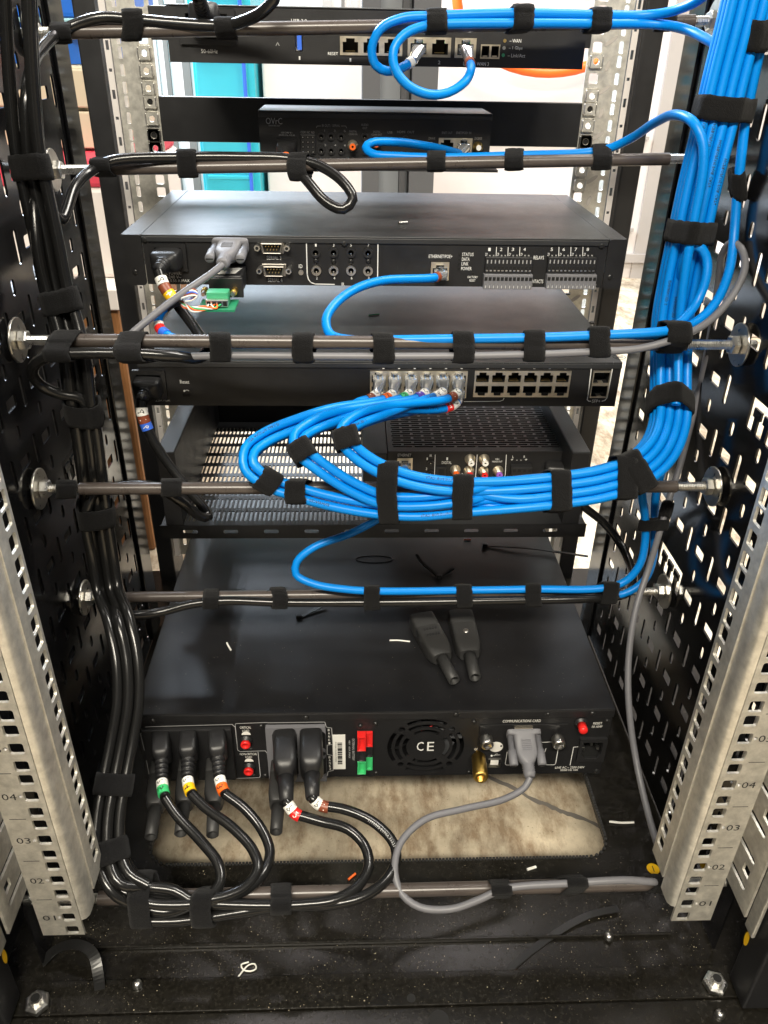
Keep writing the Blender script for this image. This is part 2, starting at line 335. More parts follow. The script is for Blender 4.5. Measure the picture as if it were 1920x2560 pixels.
mb = MB(); mb.loft((-.62, 1.5, .572), (0, 0, 1), (0, 1, 0), [(0, .215, .18, 8), (.05, .225, .19, 8)], M['bluebin'], 40); build(mb, 'body', t)
mb = MB(); mb.box(-.84, -.39, 1.29, 1.70, .622, .628, M['cyanbin']); build(mb, 'rim', t, bevel=.002)
crate('upper_bin', 'bright blue storage box stacked on the rimmed bin', 'bin', -.84, -.375, 1.3, 1.7, .6285, .80, 'bluebin')
# black box added outside the left side panel to keep its holes dark
crate('added_dark_box', 'added black box keeping the holes of the left side panel dark', 'cabinet', -1.0, -.312, .05, .80, FLOOR, .42, 'coat')
crate('pale_box', 'pale carton on the floor right of the rack', 'carton', 1.0, 1.5, 2.3, 2.8, FLOOR, .05, 'carton')

# ================================================================== THE RACK
rack = thing('server_rack', 'black open server rack with perforated side panels and galvanised rails', 'server rack', (0, .62, FLOOR))
XL, XR = -.28, .287
def side_panel(x, z0, yy0, pz, py, sgn):
    y0, y1, zb, zt = .385, .838, -.055, .76; holes = []
    def ok(cy, cz, h, wd): return cy-wd > y0+.006 and cy+wd < y1-.044 and cz-h > zb+.006 and cz+h < zt-.006
    tt = [(z0+1.0*pz, yy0-.5*py), (z0+2*pz, yy0+2.5*py), (z0+4*pz, yy0+.5*py), (z0-3*pz, yy0+1.5*py)]
    for i in range(-9, 14):
        for j in range(-9, 10):
            cz = z0+i*pz; cy = yy0+j*py
            if any(abs(cz-a) < pz*.6 and abs(cy-b) < py*.75 for a, b in tt): continue
            if ok(cy, cz, .013, .004): holes.append(crect(cy, cz, .0068, .026, .0033, 3))
            if ok(cy+py/2, cz, .006, .01) and not any(abs(cz-a) < pz*.6 and abs(cy+py/2-b) < py*.75 for a, b in tt): holes.append(crect(cy+py/2, cz, .0185, .0098, .0012, 1))
            if ok(cy+py/2, cz+pz/2, .006, .004): holes.append(crect(cy+py/2, cz+pz/2, .0068, .0125, .0033, 3))
    for a, b in tt:
        if ok(b, a, .016, .03):
            w, h = .058, .026; o = [(b-w/2, a-h/2)]
            for k in (-1, 0, 1):
                c = b+k*.0165; o += [(c-.003, a-h/2), (c-.003, a-.001), (c-.006, a-.001), (c-.006, a+.006), (c+.006, a+.006), (c+.006, a-.001), (c+.003, a-.001), (c+.003, a-h/2)]
            o += [(b+w/2, a-h/2), (b+w/2, a+h/2), (b-w/2, a+h/2)]; holes.append(o)
    mb = MB(); mb.plate(rect(y0, y1, zb, zt), holes, .0018, yz(x), M['gloss'])
    p = build(mb, 'side_panel', rack)
    mb = MB(); mb.box(*sorted((x-sgn*.0012, x-sgn*.004)), y1-.038, y1+.001, zb, zt, M['gloss']); build(mb, 'edge_fold', p, bevel=.001)
side_panel(XR, .3195, .556, .0486, .0486, 1)
side_panel(XL, .4195, .5925, .0495, .0486, -1)
UU = .04445
def eia(zc): return (zc-.015875, zc, zc+.015875)
def near_rail(s):
    Y = .364; zb, zt = .0225, .78; xi, xo = .2262, .2575
    zs = [z for k in range(1, 17) for z in eia(k*UU)]
    mb = MB(); mb.plate(rect(min(s*xi, s*xo), max(s*xi, s*xo), zb, zt), [crect(s*.2345, z, .0095, .0095, .0015, 2) for z in zs]+[circ(s*.2415, k*UU, .0016, 8) for k in range(1, 17)], .002, xz(Y), M['zinc'])
    r = build(mb, 'rail', rack, label='galvanised rail with printed unit numbers and square holes')
    zf = zb+.030
    # rounded fold, then the flange with its row of windows
    mb = MB(); pr = [(xi-.0005, Y-.001), (xi-.0035, Y+.0003), (xi-.0055, Y+.003), (xi-.006, Y+.007), (xi-.006, Y+.016)]
    vs = [(s*a, b, z) for z in (zf-.012, zt) for a, b in pr]; n = len(pr); mb.add(vs, [(i, i+1, n+i+1, n+i) if s > 0 else (i, n+i, n+i+1, i+1) for i in range(n-1)], M['zinc'], True)
    build(mb, 'fold', r)
    mb = MB(); mb.plate(rect(Y+.0165, Y+.0405, zf, zt), [crect(Y+.0325, z, .0100, .0112, .001, 1) for z in zs if z > zf+.01], .002, yz(s*(xi-.006)), M['zinc']); build(mb, 'flange', r)
    mb = MB()
    for k in range(1, 17):
        z = k*UU+UU/2; mb.box(*sorted((s*.2425, s*.2535)), Y-.0012, Y-.00105, z-.0002, z+.0002, M['ink'])
    build(mb, 'unit_mark', r)
    for k in range(1, 17):
        z = k*UU; pa = [p for p in (s*.2430, s*.2540)]; x0, x1 = min(pa), max(pa)
        cu = bpy.data.curves.new('t', 'FONT'); cu.body = '%02d' % k; cu.resolution_u = 2; ob = bpy.data.objects.new('t', cu); me = bpy.data.meshes.new_from_object(ob)
        vs = [a.co.copy() for a in me.vertices]; fs = [tuple(p.vertices) for p in me.polygons]; bpy.data.objects.remove(ob); bpy.data.curves.remove(cu); bpy.data.meshes.remove(me)
        a0, a1 = min(a.x for a in vs), max(a.x for a in vs); b0, b1 = min(a.y for a in vs), max(a.y for a in vs)
        mb = MB(); mb.add([(x0+.0005+(a.x-a0)/(a1-a0)*(.0095), Y-.0012, z-.0030+(a.y-b0)/(b1-b0)*.006) for a in vs], fs, M['ink']); build(mb, 'unit_number', r)
near_rail(1); near_rail(-1)
def far_rail(s):
    Y = .947; zc = .5346; zb, zt = -.02, .80; xi, xo = .2236, .2635
    zs = [z for k in range(-12, 6) for z in eia(zc+k*UU)]
    mb = MB(); mb.plate(rect(min(s*xi, s*xo), max(s*xi, s*xo), zb, zt), [crect(s*.2326, z, .0095, .0095, .0012, 1) for z in zs]+[crect(s*.2575, z, .0045, .011, .001, 1) for z in zs], .002, xz(Y), M['zinc'])
    r = build(mb, 'rail', rack, label='galvanised rail with clipped-in cage nuts')
    mb = MB(); mb.box(*sorted((s*xo, s*(xo+.002))), Y-.0008, Y+.03, zb, zt, M['zinc']); mb.plate(rect(*sorted((s*(xo+.0022), s*(xo+.0085))), zb, zt), [crect(s*(xo+.0052), zc+k*UU*.5, .0032, .0085 if k % 2 else .003, 0) for k in range(-22, 12)], .0016, xz(Y-.004), M['ivory'])
    build(mb, 'flange', r)
    for k in ((-4, -3, 2, 3, -1, 1, 4, -6, -7, -10) if s > 0 else (-4, -3, 2, 3, -1, 1, 5, -6, -9)):
        z = [zc+.015875, zc-.015875, zc+.028575, zc+.060325, zc-.028575, zc+.044450][k % 6] + (UU*(k//6) if k < 0 else 0)
        mb = MB(); x = s*.2326; mb.plate(crect(x, z, .0125, .0125, .001, 1), [circ(x, z, .0030, 12)], .003, xz(Y-.003), M['zinc'])
        for e in (-1, 1): mb.box(x+e*.0062-.0006, x+e*.0062+.0006, Y-.0058, Y-.0015, z-.005, z+.005, M['chrome'])
        if k in (-4, -3): mb.cyl((x, Y-.003, z), (x, Y+.002, z), .0029, M['dark'])
        build(mb, 'cage_nut', r, bevel=.0004)
    if s > 0:
        for k in range(-12, 5):
            z = zc+k*UU/2*1.0+.012; an = R(35 if k % 2 else 75); mb = MB(); n = 16; u = Vector((math.cos(an), 0, math.sin(an))); w_ = Vector((-u.z, 0, u.x)); c = Vector((.2460, Y-.0014, z))
            L = .0075 if k % 2 else .0055
            mb.add([c+u*L*math.cos(2*math.pi*i/n)+w_*.0022*math.sin(2*math.pi*i/n) for i in range(n)], [tuple(range(n))], M['trim']); build(mb, 'painted_reflection', r)  # reflections on the rail face put in as flat taupe ovals
far_rail(1); far_rail(-1)
for s in (-1, 1):
    x0, x1 = (.274, .296); a, b = sorted((s*x0, s*x1))
    mb = MB(); mb.box(a, b, .935, .99, -.10, .85, M['coat']); build(mb, 'post', rack, bevel=.002)
    # depth brace with slots at the near foot, and the corner post beside it
    holes = [crect(.3815, .066+.030*k, .044, .0055, .0025, 2) for k in range(8)]+[crect(.365+.025*(k % 2), .081+.030*k, .009, .009) for k in range(7)]
    mb = MB(); mb.plate(rect(.349, .413, .048, .30), holes, .002, yz(s*.273), M['zinc']); build(mb, 'depth_brace', rack)
    mb = MB(); a, b = sorted((s*.290, s*.326)); mb.box(a, b, .335, .362, -.055, .62, M['coat']); p = build(mb, 'post', rack, bevel=.002)
    mb = MB(); a, b = sorted((s*.2852, s*.2885)); mb.box(a, b, .350, .362, .018, .60, M['zinc']); build(mb, 'edge_strip', p, bevel=.001)
    mb = MB(); mb.add([(s*.2870, .356+.003*math.cos(R(g)), .008+.008*math.sin(R(g))) for g in range(0, 360, 20)], [tuple(range(18))], M['yellow']); build(mb, 'warning_sticker', p)
for s in (-1, 1):
    mb = MB(); a, b = sorted((s*.330, s*.334)); mb.box(a, b, .16, .50, FLOOR+.004, .20, M['coat']); build(mb, 'added_blocking_plate', rack)  # added plates outside the braces, blocking the bright view through their slots
# base plate with the cable opening
ZB = -.06
op = rect(P(372, 2140, Z=ZB).x, P(1520, 2120, Z=ZB).x, P(960, 2155, Z=ZB).y, .90, .022, 6)
mb = MB(); mb.plate(rect(-.42, .42, .345, .96), [op], .003, xy(ZB), M['base']); base = build(mb, 'base_plate', rack)
mb = MB(); mb.box(-.42, .42, .20, .3445, ZB-.004, ZB+.0042, M['base']); build(mb, 'front_beam', rack, bevel=.0015)
mb = MB(); mb.box(-.305, .305, .3455, .3725, ZB+.0016, ZB+.004, M['base']); build(mb, 'cross_strip', rack, bevel=.0008)
mb = MB(); mb.box(-.255, .255, .398, .4005, ZB+.0016, ZB+.006, M['base']); build(mb, 'fold_line', rack, bevel=.0008)
# serrated edge trim round the opening
mb = MB(); L = op+[op[0]]; S = [Vector((a, b, 0)) for a, b in L]; path = []
for a, b in zip(S, S[1:]): path += [a.lerp(b, k/max(1, int((b-a).length/.0032))) for k in range(max(1, int((b-a).length/.0032)))]
for a, b in zip(path, path[1:]+path[:1]):
    if a.y > .62: continue
    d = (b-a); l = min(d.length, .0032)*.36
    if d.length < 1e-6: continue
    d.normalize(); n = Vector((-d.y, d.x, 0)); c = (a+b)/2
    q = [c+d*l*e+n*f for e, f in ((-1, -.0014), (1, -.0014), (1, .0012), (-1, .0012))]
    mb.add([(p.x, p.y, z) for z in (ZB-.004, ZB+.0028) for p in q], [(0, 3, 2, 1), (4, 5, 6, 7), (0, 1, 5, 4), (1, 2, 6, 5), (2, 3, 7, 6), (3, 0, 4, 7)], M['rubber'])
build(mb, 'edge_trim', base, kind='stuff')
for a, b in ((93, 2507), (1788, 2458)):
    c = P(a, b, Z=ZB+.008); mb = MB(); mb.prof((c.x, c.y, ZB+.0045), (c.x, c.y, ZB+.02), [(0, .0085), (.001, .0098), (.0055, .0098), (.007, .008)], M['chrome'], 6)
    mb.cyl((c.x, c.y, ZB+.004), (c.x, c.y, ZB+.0155), .005, M['washer']); mb.cyl((c.x, c.y, ZB+.0156), (c.x, c.y, ZB+.0158), .0035, M['dark'])
    for f in range(len(mb.f)): mb.sm[f] = False
    build(mb, 'foot_nut', rack)
for a, b in ((1800, 2535), (343, 2460), (1522, 2340)):
    c = P(a, b, Z=ZB+.006); mb = MB(); mb.prof((c.x, c.y, ZB+.003), (c.x, c.y, ZB+.02), [(0, .004), (.004, .0038), (.006, .002)], M['chrome']); build(mb, 'rivet', rack)
for a, b in ((1028, 2496), (1098, 2552)):
    c = P(a, b, Z=ZB+.004); mb = MB(); mb.cyl((c.x, c.y, ZB+.0038), (c.x, c.y, ZB+.0046), .0035 if a < 1050 else .008, M['dark']); build(mb, 'bolt_hole', rack)

# ================================================================== DEVICES
def chassis(t, x0, x1, y0, y1, z0, z1, holes, lidm='coat', facem='coat', lip=.0, lidname='lid', over=.0):
    mb = MB(); mb.box(x0-over, x1+over, y0-lip, y1, z1-.0014, z1, M[lidm])
    if lip: mb.box(x0, x1, y0-lip, y0-lip+.001, z1-.006, z1-.0015, M[lidm])
    build(mb, lidname, t, bevel=.0011)
    mb = MB(); mb.box(x0, x0+.0014, y0+.002, y1, z0, z1-.0016, M[facem]); mb.box(x1-.0014, x1, y0+.002, y1, z0, z1-.0016, M[facem]); mb.box(x0+.0015, x1-.0015, y0+.002, y1, z0, z0+.0014, M[facem]); mb.box(x0+.0015, x1-.0015, y1-.002, y1-.0006, z0+.0015, z1-.0016, M[facem])
    build(mb, 'tray', t)
    mb = MB(); mb.plate(rect(x0, x1, z0, z1-.0018), holes, .0014, xz(y0+.0009), M[facem]); return build(mb, 'rear_panel', t)
def pr(x0, x1, y0, y1, Y):      # pixel rectangle on a plane -> metres (X0, X1, Z0, Z1)
    a, b = P(x0, (y0+y1)/2, Y=Y), P(x1, (y0+y1)/2, Y=Y); m = (x0+x1)/2
    return a.x, b.x, P(m, y1, Y=Y).z, P(m, y0, Y=Y).z
def hole(r, e=.0003): return rect(r[0]-e, r[1]+e, r[2]-e, r[3]+e)
def jack_outline(c, z, fl=1, k=1):
    return [(c-.0058*k, z-fl*.0045*k), (c-.0058*k, z+fl*.0024*k), (c-.0032*k, z+fl*.0024*k), (c-.0032*k, z+fl*.0048*k), (c+.0032*k, z+fl*.0048*k), (c+.0032*k, z+fl*.0024*k), (c+.0058*k, z+fl*.0024*k), (c+.0058*k, z-fl*.0045*k)]
def rj45(t, r, Y, cols=1, rows=1, shell='tin', leds=True, name='ethernet_port'):   # ganged socket block with real openings
    x0, x1, z0, z1 = r; w = (x1-x0)/cols; h = (z1-z0)/rows; outs = []; cells = []
    for i in range(cols):
        for j in range(rows):
            c, z = x0+w*(i+.5), z0+h*(j+.5); fl = -1 if (rows == 2 and j == 0) else 1; outs.append(jack_outline(c, z, fl, min(w/.0145, h/.0125))); cells.append((c, z, fl))
    mb = MB(); mb.plate(rect(*r), outs, .0012, xz(Y-.0004), M[shell]); blk = build(mb, 'socket_block' if cols*rows > 1 else name, t)
    for c, z, fl in cells:
        mb = MB(); mb.openbox(c-.0063, c+.0063, Y+.0003, Y+.013, z-.0056, z+.0056, M['dark'])
        for k in range(8): x = c+(k-3.5)*.00105; mb.box(x-.00025, x+.00025, Y+.002, Y+.010, z-fl*.0040-.0002, z-fl*.0040+.0002, M['gold'])
        if leds:
            for e in (-1, 1): mb.box(c+e*.0047-.0011, c+e*.0047+.0011, Y-.0002, Y+.0012, z+fl*.0032, z+fl*.0046, M['term'])
        build(mb, name if cols*rows > 1 else 'cavity', blk)
    return blk
def sfp(t, r, Y, rows=1, cols=1):
    x0, x1, z0, z1 = r; hs = []
    for i in range(cols):
        for j in range(rows): w, h = (x1-x0)/cols, (z1-z0)/rows; hs.append((x0+w*i+.0009, x0+w*(i+1)-.0009, z0+h*j+.0012, z0+h*(j+1)-.0012))
    mb = MB(); mb.plate(rect(*r), [rect(*h) for h in hs], .002, xz(Y-.0006), M['tin']); o = build(mb, 'sfp_cage', t)
    for h in hs:
        mb = MB(); mb.openbox(h[0]-.0002, h[1]+.0002, Y+.0005, Y+.012, h[2]-.0002, h[3]+.0002, M['dark']); cx = (h[0]+h[1])/2; mb.box(cx-.002, cx+.002, Y-.002, Y+.003, h[2]+.0003, h[2]+.0012, M['tin']); build(mb, 'sfp_slot', o)
    return o
def jack35(t, a, b, Y, r=.0035, ring='plastic', name='minijack'):
    c = P(a, b, Y=Y); mb = MB(); mb.plate(circ(c.x, c.z, r, 20), [circ(c.x, c.z, r*.56, 16)], .0024, xz(Y-.0008), M[ring])
    mb.cyl((c.x, Y+.0002, c.z), (c.x, Y+.0012, c.z), r*.9, M['dark']); mb.cyl((c.x, Y-.0001, c.z-r*.3), (c.x, Y+.0005, c.z-r*.3), r*.16, M['chrome'])
    return build(mb, name, t)
def rca(t, a, b, Y, m, r=.0047, name='rca_socket'):
    c = P(a, b, Y=Y); mb = MB(); mb.prof((c.x, Y+.0003, c.z), (c.x, Y-.02, c.z), [(0, r*1.12), (.0012, r*1.12), (.0016, r*.86), (.009, r*.84)], M['tin'], 20); o = build(mb, name, t)
    mb = MB(); mb.plate(circ(c.x, c.z, r*.64, 18), [circ(c.x, c.z, r*.25, 12)], .003, xz(Y-.0098), M[m]); mb.cyl((c.x, Y-.0095, c.z), (c.x, Y-.0088, c.z), r*.3, M['dark']); build(mb, 'coloured_insert', o)
    return o
def c14(t, r, Y, fr=.0022, m='plastic'):      # mains inlet with an open shroud and three blades
    x0, x1, z0, z1 = r; mb = MB(); ix, iz = (x1-x0)*.14, (z1-z0)*.16
    inner = [(x0+ix, z0+iz*2.2), (x0+ix*2, z0+iz), (x1-ix*2, z0+iz), (x1-ix, z0+iz*2.2), (x1-ix, z1-iz), (x0+ix, z1-iz)]
    mb.plate(rect(x0, x1, z0, z1, .0015, 2), [inner], .0032, xz(Y-.0012), M[m]); o = build(mb, 'mains_inlet', t, bevel=.0005)
    mb = MB(); mb.openbox(x0+ix*.9, x1-ix*.9, Y+.0006, Y+.018, z0+iz*.9, z1-iz*.9, M['dark']); cx, cz = (x0+x1)/2, (z0+z1)/2
    for dx, dz in ((-.007, -.001), (.007, -.001), (0, .005)): mb.box(cx+dx-.001, cx+dx+.001, Y+.001, Y+.017, cz+dz-.002, cz+dz+.002, M['chrome'])
    build(mb, 'blade_cavity', o); return o
def dsub(t, a, b, Y, w=.0185, h=.0085, nuts=True):
    c = P(a, b, Y=Y); x, z = c.x, c.z; out = lambda k: [(x-w/2*k, z+h/2*k), (x-w/2*k+.0016, z-h/2*k), (x+w/2*k-.0016, z-h/2*k), (x+w/2*k, z+h/2*k)]
    mb = MB(); mb.plate(out(1), [out(.86)], .0075, xz(Y-.003), M['nickel']); mb.plate(out(1.18), [], .0008, xz(Y-.0002), M['nickel']); o = build(mb, 'serial_port', t, bevel=.0006)
    mb = MB(); mb.plate(out(.84), [], .001, xz(Y+.0000-.0016), M['dark'])
    for k in range(5): mb.cyl((x+(k-2)*.0027, Y-.002, z+.0014), (x+(k-2)*.0027, Y-.0055, z+.0014), .0005, M['gold'], n=6)
    for k in range(4): mb.cyl((x+(k-1.5)*.0027, Y-.002, z-.0014), (x+(k-1.5)*.0027, Y-.0055, z-.0014), .0005, M['gold'], n=6)
    build(mb, 'pins', o)
    for e in (-1, 1) if nuts else ():
        mb = MB(); mb.cyl((x+e*.0128, Y, z), (x+e*.0128, Y-.0065, z), .0027, M['chrome'], n=6, smooth=False); mb.cyl((x+e*.0128, Y-.0064, z), (x+e*.0128, Y-.0068, z), .0014, M['dark'], n=10); build(mb, 'hex_standoff', o)
    return o
def patch(t, r, Y, m, d=.0006, name='panel', bev=0):
    mb = MB(); mb.box(r[0], r[1], Y-d, Y+.0002, r[2], r[3], M[m]); return build(mb, name, t, bevel=bev)
def dot(t, a, b, Y, r, m, name='indicator_light', d=.0006):
    c = P(a, b, Y=Y); mb = MB(); mb.cyl((c.x, Y+.0002, c.z), (c.x, Y-d, c.z), r, M[m], n=12); return build(mb, name, t)

# ---- router at the top
YR = .792
rx0, rx1 = P(425, 152, Y=YR).x, P(1455, 177, Y=YR).x; zr0 = (P(425, 152, Y=YR).z+P(1455, 177, Y=YR).z)/2; zr1 = zr0+.0425; Y = YR
router = thing('router', 'slim black router with six ethernet ports at the top of the rack', 'router', (0, .87, zr0))
ports = pr(850, 1006, 91, 139, Y), pr(1019, 1127, 93, 143, Y), pr(1137, 1190, 95, 145, Y); sf = pr(1201, 1249, 111, 147, Y); us = pr(738, 756, 85, 128, Y); inl = pr(447, 590, 20, 112, Y)
chassis(router, rx0, rx1, Y, .945, zr0, zr1, [hole(p) for p in ports]+[hole(sf), hole(us), hole((inl[0]+.006, inl[1]-.006, inl[2]+.004, inl[3]-.004))])
rj45(router, ports[0], Y, 3); rj45(router, ports[1], Y, 2); rj45(router, ports[2], Y, 1); sfp(router, sf, Y, 1, 2)
c14(router, inl, Y)
mb = MB(); mb.openbox(us[0], us[1], Y, Y+.012, us[2], us[3], M['chrome']); mb.box(us[0]+.0016, us[1]-.0008, Y+.001, Y+.011, us[2]+.001, us[3]-.001, M['mblue']); build(mb, 'usb_port', router)
mb = MB(); mb.box(-.2225, .2225, .9352, .9438, .6065, .636, M['coat']); build(mb, 'front_bracket', router, bevel=.001)
for b_, x0, x1, y_, h_ in (('240VAC', 505, 544, 15, 10), ('50-60Hz', 503, 544, 128, 10), ('USB 3.0', 728, 767, 52, 9), ('1', 747, 751, 145, 9), ('RESET', 820, 845, 134, 7.5), ('1', 874, 878, 150, 9), ('2', 1095, 1101, 156, 9), ('LAN', 1158, 1182, 159, 9), ('WAN 3', 1192, 1222, 160, 9),
                           ('– WAN', 1274, 1303, 102, 9), ('– 1 Gbps', 1272, 1306, 121, 10), ('– Link/Act', 1269, 1313, 139, 9)): text(router, b_, x0, x1, y_, h_, Y-.0003, M['white'])
for a, b, m in ((1262, 102, 'gold'), (1260, 120, 'chrome'), (1258, 138, 'term')): dot(router, a, b, Y, .0014, m)
stroke(router, [(690, 114), (694, 106), (698, 114)], .0006, Y-.0003, M['dim'], 'emblem')

# ---- hub box and the blank plate that carries it
plate_t = thing('rack_plate', 'plain black one-unit rack plate behind the small hub box', 'rack plate', (0, .944, .513))
mb = MB(); mb.box(-.2225, .2225, .9365, .9440, .5135, .5565, M['coat']); build(mb, 'face', plate_t, bevel=.001)
mb = MB(); mb.box(-.115, .115, .80, .9360, .5055, .5075, M['coat']); build(mb, 'tray', plate_t)
YH = .86; Y = YH
hub = thing('hub_box', 'small black hub box with audio jacks and gold antenna sockets', 'hub box', (0, .90, .5078))
hx0, hx1 = P(645, 278, Y=Y).x, P(1231, 283, Y=Y).x; hz1 = P(900, 279, Y=Y).z; hz0 = .5078
hp = pr(1096, 1180, 345, 382, Y); hu = pr(966, 981, 344, 361, Y); hi = pr(691, 745, 346, 392, Y)
chassis(hub, hx0, hx1, Y, .9345, hz0, hz1, [hole(hp), hole(hu), hole((hi[0]+.002, hi[1]-.002, hi[2]+.002, hi[3]-.002))], 'coat2', 'coat', lip=.002)
rj45(hub, hp, Y, 2); c14(hub, hi, Y)
mb = MB(); mb.openbox(hu[0], hu[1], Y-.001, Y+.012, hu[2], hu[3], M['white']); mb.box(hu[0]+.001, hu[1]-.001, Y+.001, Y+.011, hu[2]+.0006, hu[3]-.002, M['mblue']); build(mb, 'usb_port', hub)
tb = pr(752, 789, 336, 384, Y); patch(hub, tb, Y, 'plastic', .004, 'terminal_block', .0004)
mb = MB()
for i in range(3):
    for j in range(4): x = tb[0]+(tb[1]-tb[0])*(i+.5)/3; z = tb[2]+(tb[3]-tb[2])*(j+.5)/4; mb.box(x-.0016, x+.0016, Y-.0044, Y-.0039, z-.0012, z+.0012, M['dark']); mb.box(x-.0004, x+.0004, Y-.0046, Y-.0044, z-.0004, z+.0004, M['chrome'])
build(mb, 'terminal_contacts', hub)
for a, b in ((803, 341), (827.5, 341), (853, 342), (803, 376), (828, 376.5), (853, 376.5), (912, 342), (911, 377), (1013.5, 349)): jack35(hub, a, b, Y)
rca(hub, 881.5, 364, Y, 'orange'); rca(hub, 940, 357, Y, 'orange')
for a, b, r in ((1078, 362, .0026), (1194, 367, .0050)):
    c = P(a, b, Y=Y); mb = MB(); mb.prof((c.x, Y, c.z), (c.x, Y-.02, c.z), [(0, r), (.002, r), (.0022, r*.8), (.009, r*.8)], M['gold'], 18); mb.cyl((c.x, Y-.009, c.z), (c.x, Y-.0094, c.z), r*.5, M['white']); build(mb, 'antenna_socket', hub)
G = M['dim']
text(hub, 'OVrC', 664.5, 705.5, 302.5, 16, Y-.0004, M['line'], name='logo')
for b_, x0, x1, y_, h_ in (('ENABLED', 672, 700, 314, 3.5), ('100-240 V~\n60/50 Hz, 0.2 A', 697, 737, 335, 11), ('COM  NC  NO', 752, 786, 331, 6), ('IR OUT /', 805, 828, 314, 7), ('SERIAL', 831, 850, 314, 6), ('1      3      5', 811, 864, 327, 5), ('2      4      6', 811, 865, 363, 5), ('DIGITAL\nCOAX IN', 872, 893, 332, 12), ('AUDIO\nOUT', 903, 921, 316, 14), ('DIGITAL\nCOAX OUT', 929, 955, 333, 12),
                           ('USB', 969, 981, 331, 6), ('HDMI  OUT', 993, 1036, 330, 6), ('ZWAVE', 1071, 1088, 346, 6), ('ENET OUT', 1105, 1131, 332, 6), ('ENET/POE+ IN', 1141, 1178, 332, 6), ('ZIGBEE', 1186, 1205, 346, 6), ('GND GND', 769, 790, 389, 5)): text(hub, b_, x0, x1, y_, h_, Y-.0004, G)
stroke(hub, [(791, 319), (793, 315), (802, 315)], .0004, Y-.0003, G); stroke(hub, [(853, 315), (864, 315), (867, 320)], .0004, Y-.0003, G)

# ---- relay controller
Y3 = .716; Y = Y3; z1 = .464; z0 = z1-.0436
ctl = thing('relay_controller', 'black relay controller with serial ports and green and grey terminal blocks', 'controller', (0, .83, z0))
ci = pr(384, 462, 613, 672, Y); ce = pr(1077, 1122, 655, 700, Y); xa, xb = -.2025, .2035
chassis(ctl, xa, xb, Y, .945, z0+.0008, z1, [hole((ci[0]+.003, ci[1]-.003, ci[2]+.003, ci[3]-.003)), hole(ce)], 'coat2', 'coat', lip=.0015)
for s, x in ((-1, xa), (1, xb)):
    mb = MB(); a, b = sorted((x+s*.0006, s*.2205)); o = rect(a, b, z0, z1-.0004, .003, 4)
    mb.plate(o, [], .0018, xz(Y), M['coat2'] if 0 else M['coat']); build(mb, 'side_bracket_face', ctl)
    mb = MB(); mb.box(a, b, Y+.0015, .945, z1-.0018, z1-.0004, M['coat2']); mb.box(*sorted((s*.2205, s*.2191)), Y+.0015, .945, z0+.002, z1-.002, M['coat']); build(mb, 'side_bracket', ctl, bevel=.0005)
for a, b in ((362, 599), (339, 680), (861, 609), (1504, 614), (1525, 693)): screw(ctl, a, b, Y)
for a, b in ((790, 652), (834, 653), (877.5, 653), (921, 653)): screw(ctl, a, b, Y, .0022)
c14(ctl, pr(377, 468, 607, 677, Y), Y); rj45(ctl, ce, Y, 1, leds=False)
for b_, x0, x1, y_, h_ in (('AC POWER:', 408, 453, 683, 8), ('100-240 V~', 404, 453, 692.5, 8), ('60 Hz, 0.55 A MAX', 398, 474, 702, 8), ('SERIAL 3', 667, 703, 644.5, 9.5), ('SERIAL 4', 670, 706, 700, 9.5), ('ID', 747, 756, 665.5, 9), ('IR', 854, 861, 710.5, 8), ('ETHERNET/POE+', 1072, 1131, 641, 8.5),
                           ('STATUS', 1155.5, 1184, 636, 8.5), ('DATA', 1155, 1174, 648, 8.5), ('LINK', 1154, 1171, 659.5, 8.5), ('POWER', 1153, 1179, 671.5, 8.5), ('FACTORY\nRESET', 1169, 1194, 697, 14), ('RELAYS', 1334, 1360, 644, 9), ('CONTACTS', 1320, 1358, 703.5, 9)): text(ctl, b_, x0, x1, y_, h_, Y-.0004)
for k, (a, b) in enumerate(((789.5, 613), (834, 613), (877.5, 613), (921, 613))): text(ctl, '1357'[k], a-2, a+2, b, 7, Y-.0004)
for k, (a, b) in enumerate(((792, 695), (836, 695), (879, 695), (922, 694))): text(ctl, '2468'[k], a-2, a+2, b, 7, Y-.0004)
for a, b in ((789, 631), (834, 631), (877.5, 631), (920, 632)): jack35(ctl, a, b, Y, .0043)
for a, b in ((791, 676), (834, 676), (877.5, 676), (920, 677)): jack35(ctl, a, b, Y, .0043, 'washer')
stroke(ctl, [(766, 607), (768, 686), (771, 698), (777, 706), (788, 710), (836, 711)], .0008, Y-.0004); stroke(ctl, [(945, 609), (944, 692)], .0008, Y-.0004)
dsub(ctl, 681, 617, Y); dsub(ctl, 686, 674, Y); dot(ctl, 752.5, 681, Y, .0022, 'washer', 'button', .0012)
for a, b in ((1149.5, 636), (1148, 648), (1147, 659), (1146.5, 671), (1181.5, 684)): dot(ctl, a, b, Y, .0011, 'dark')
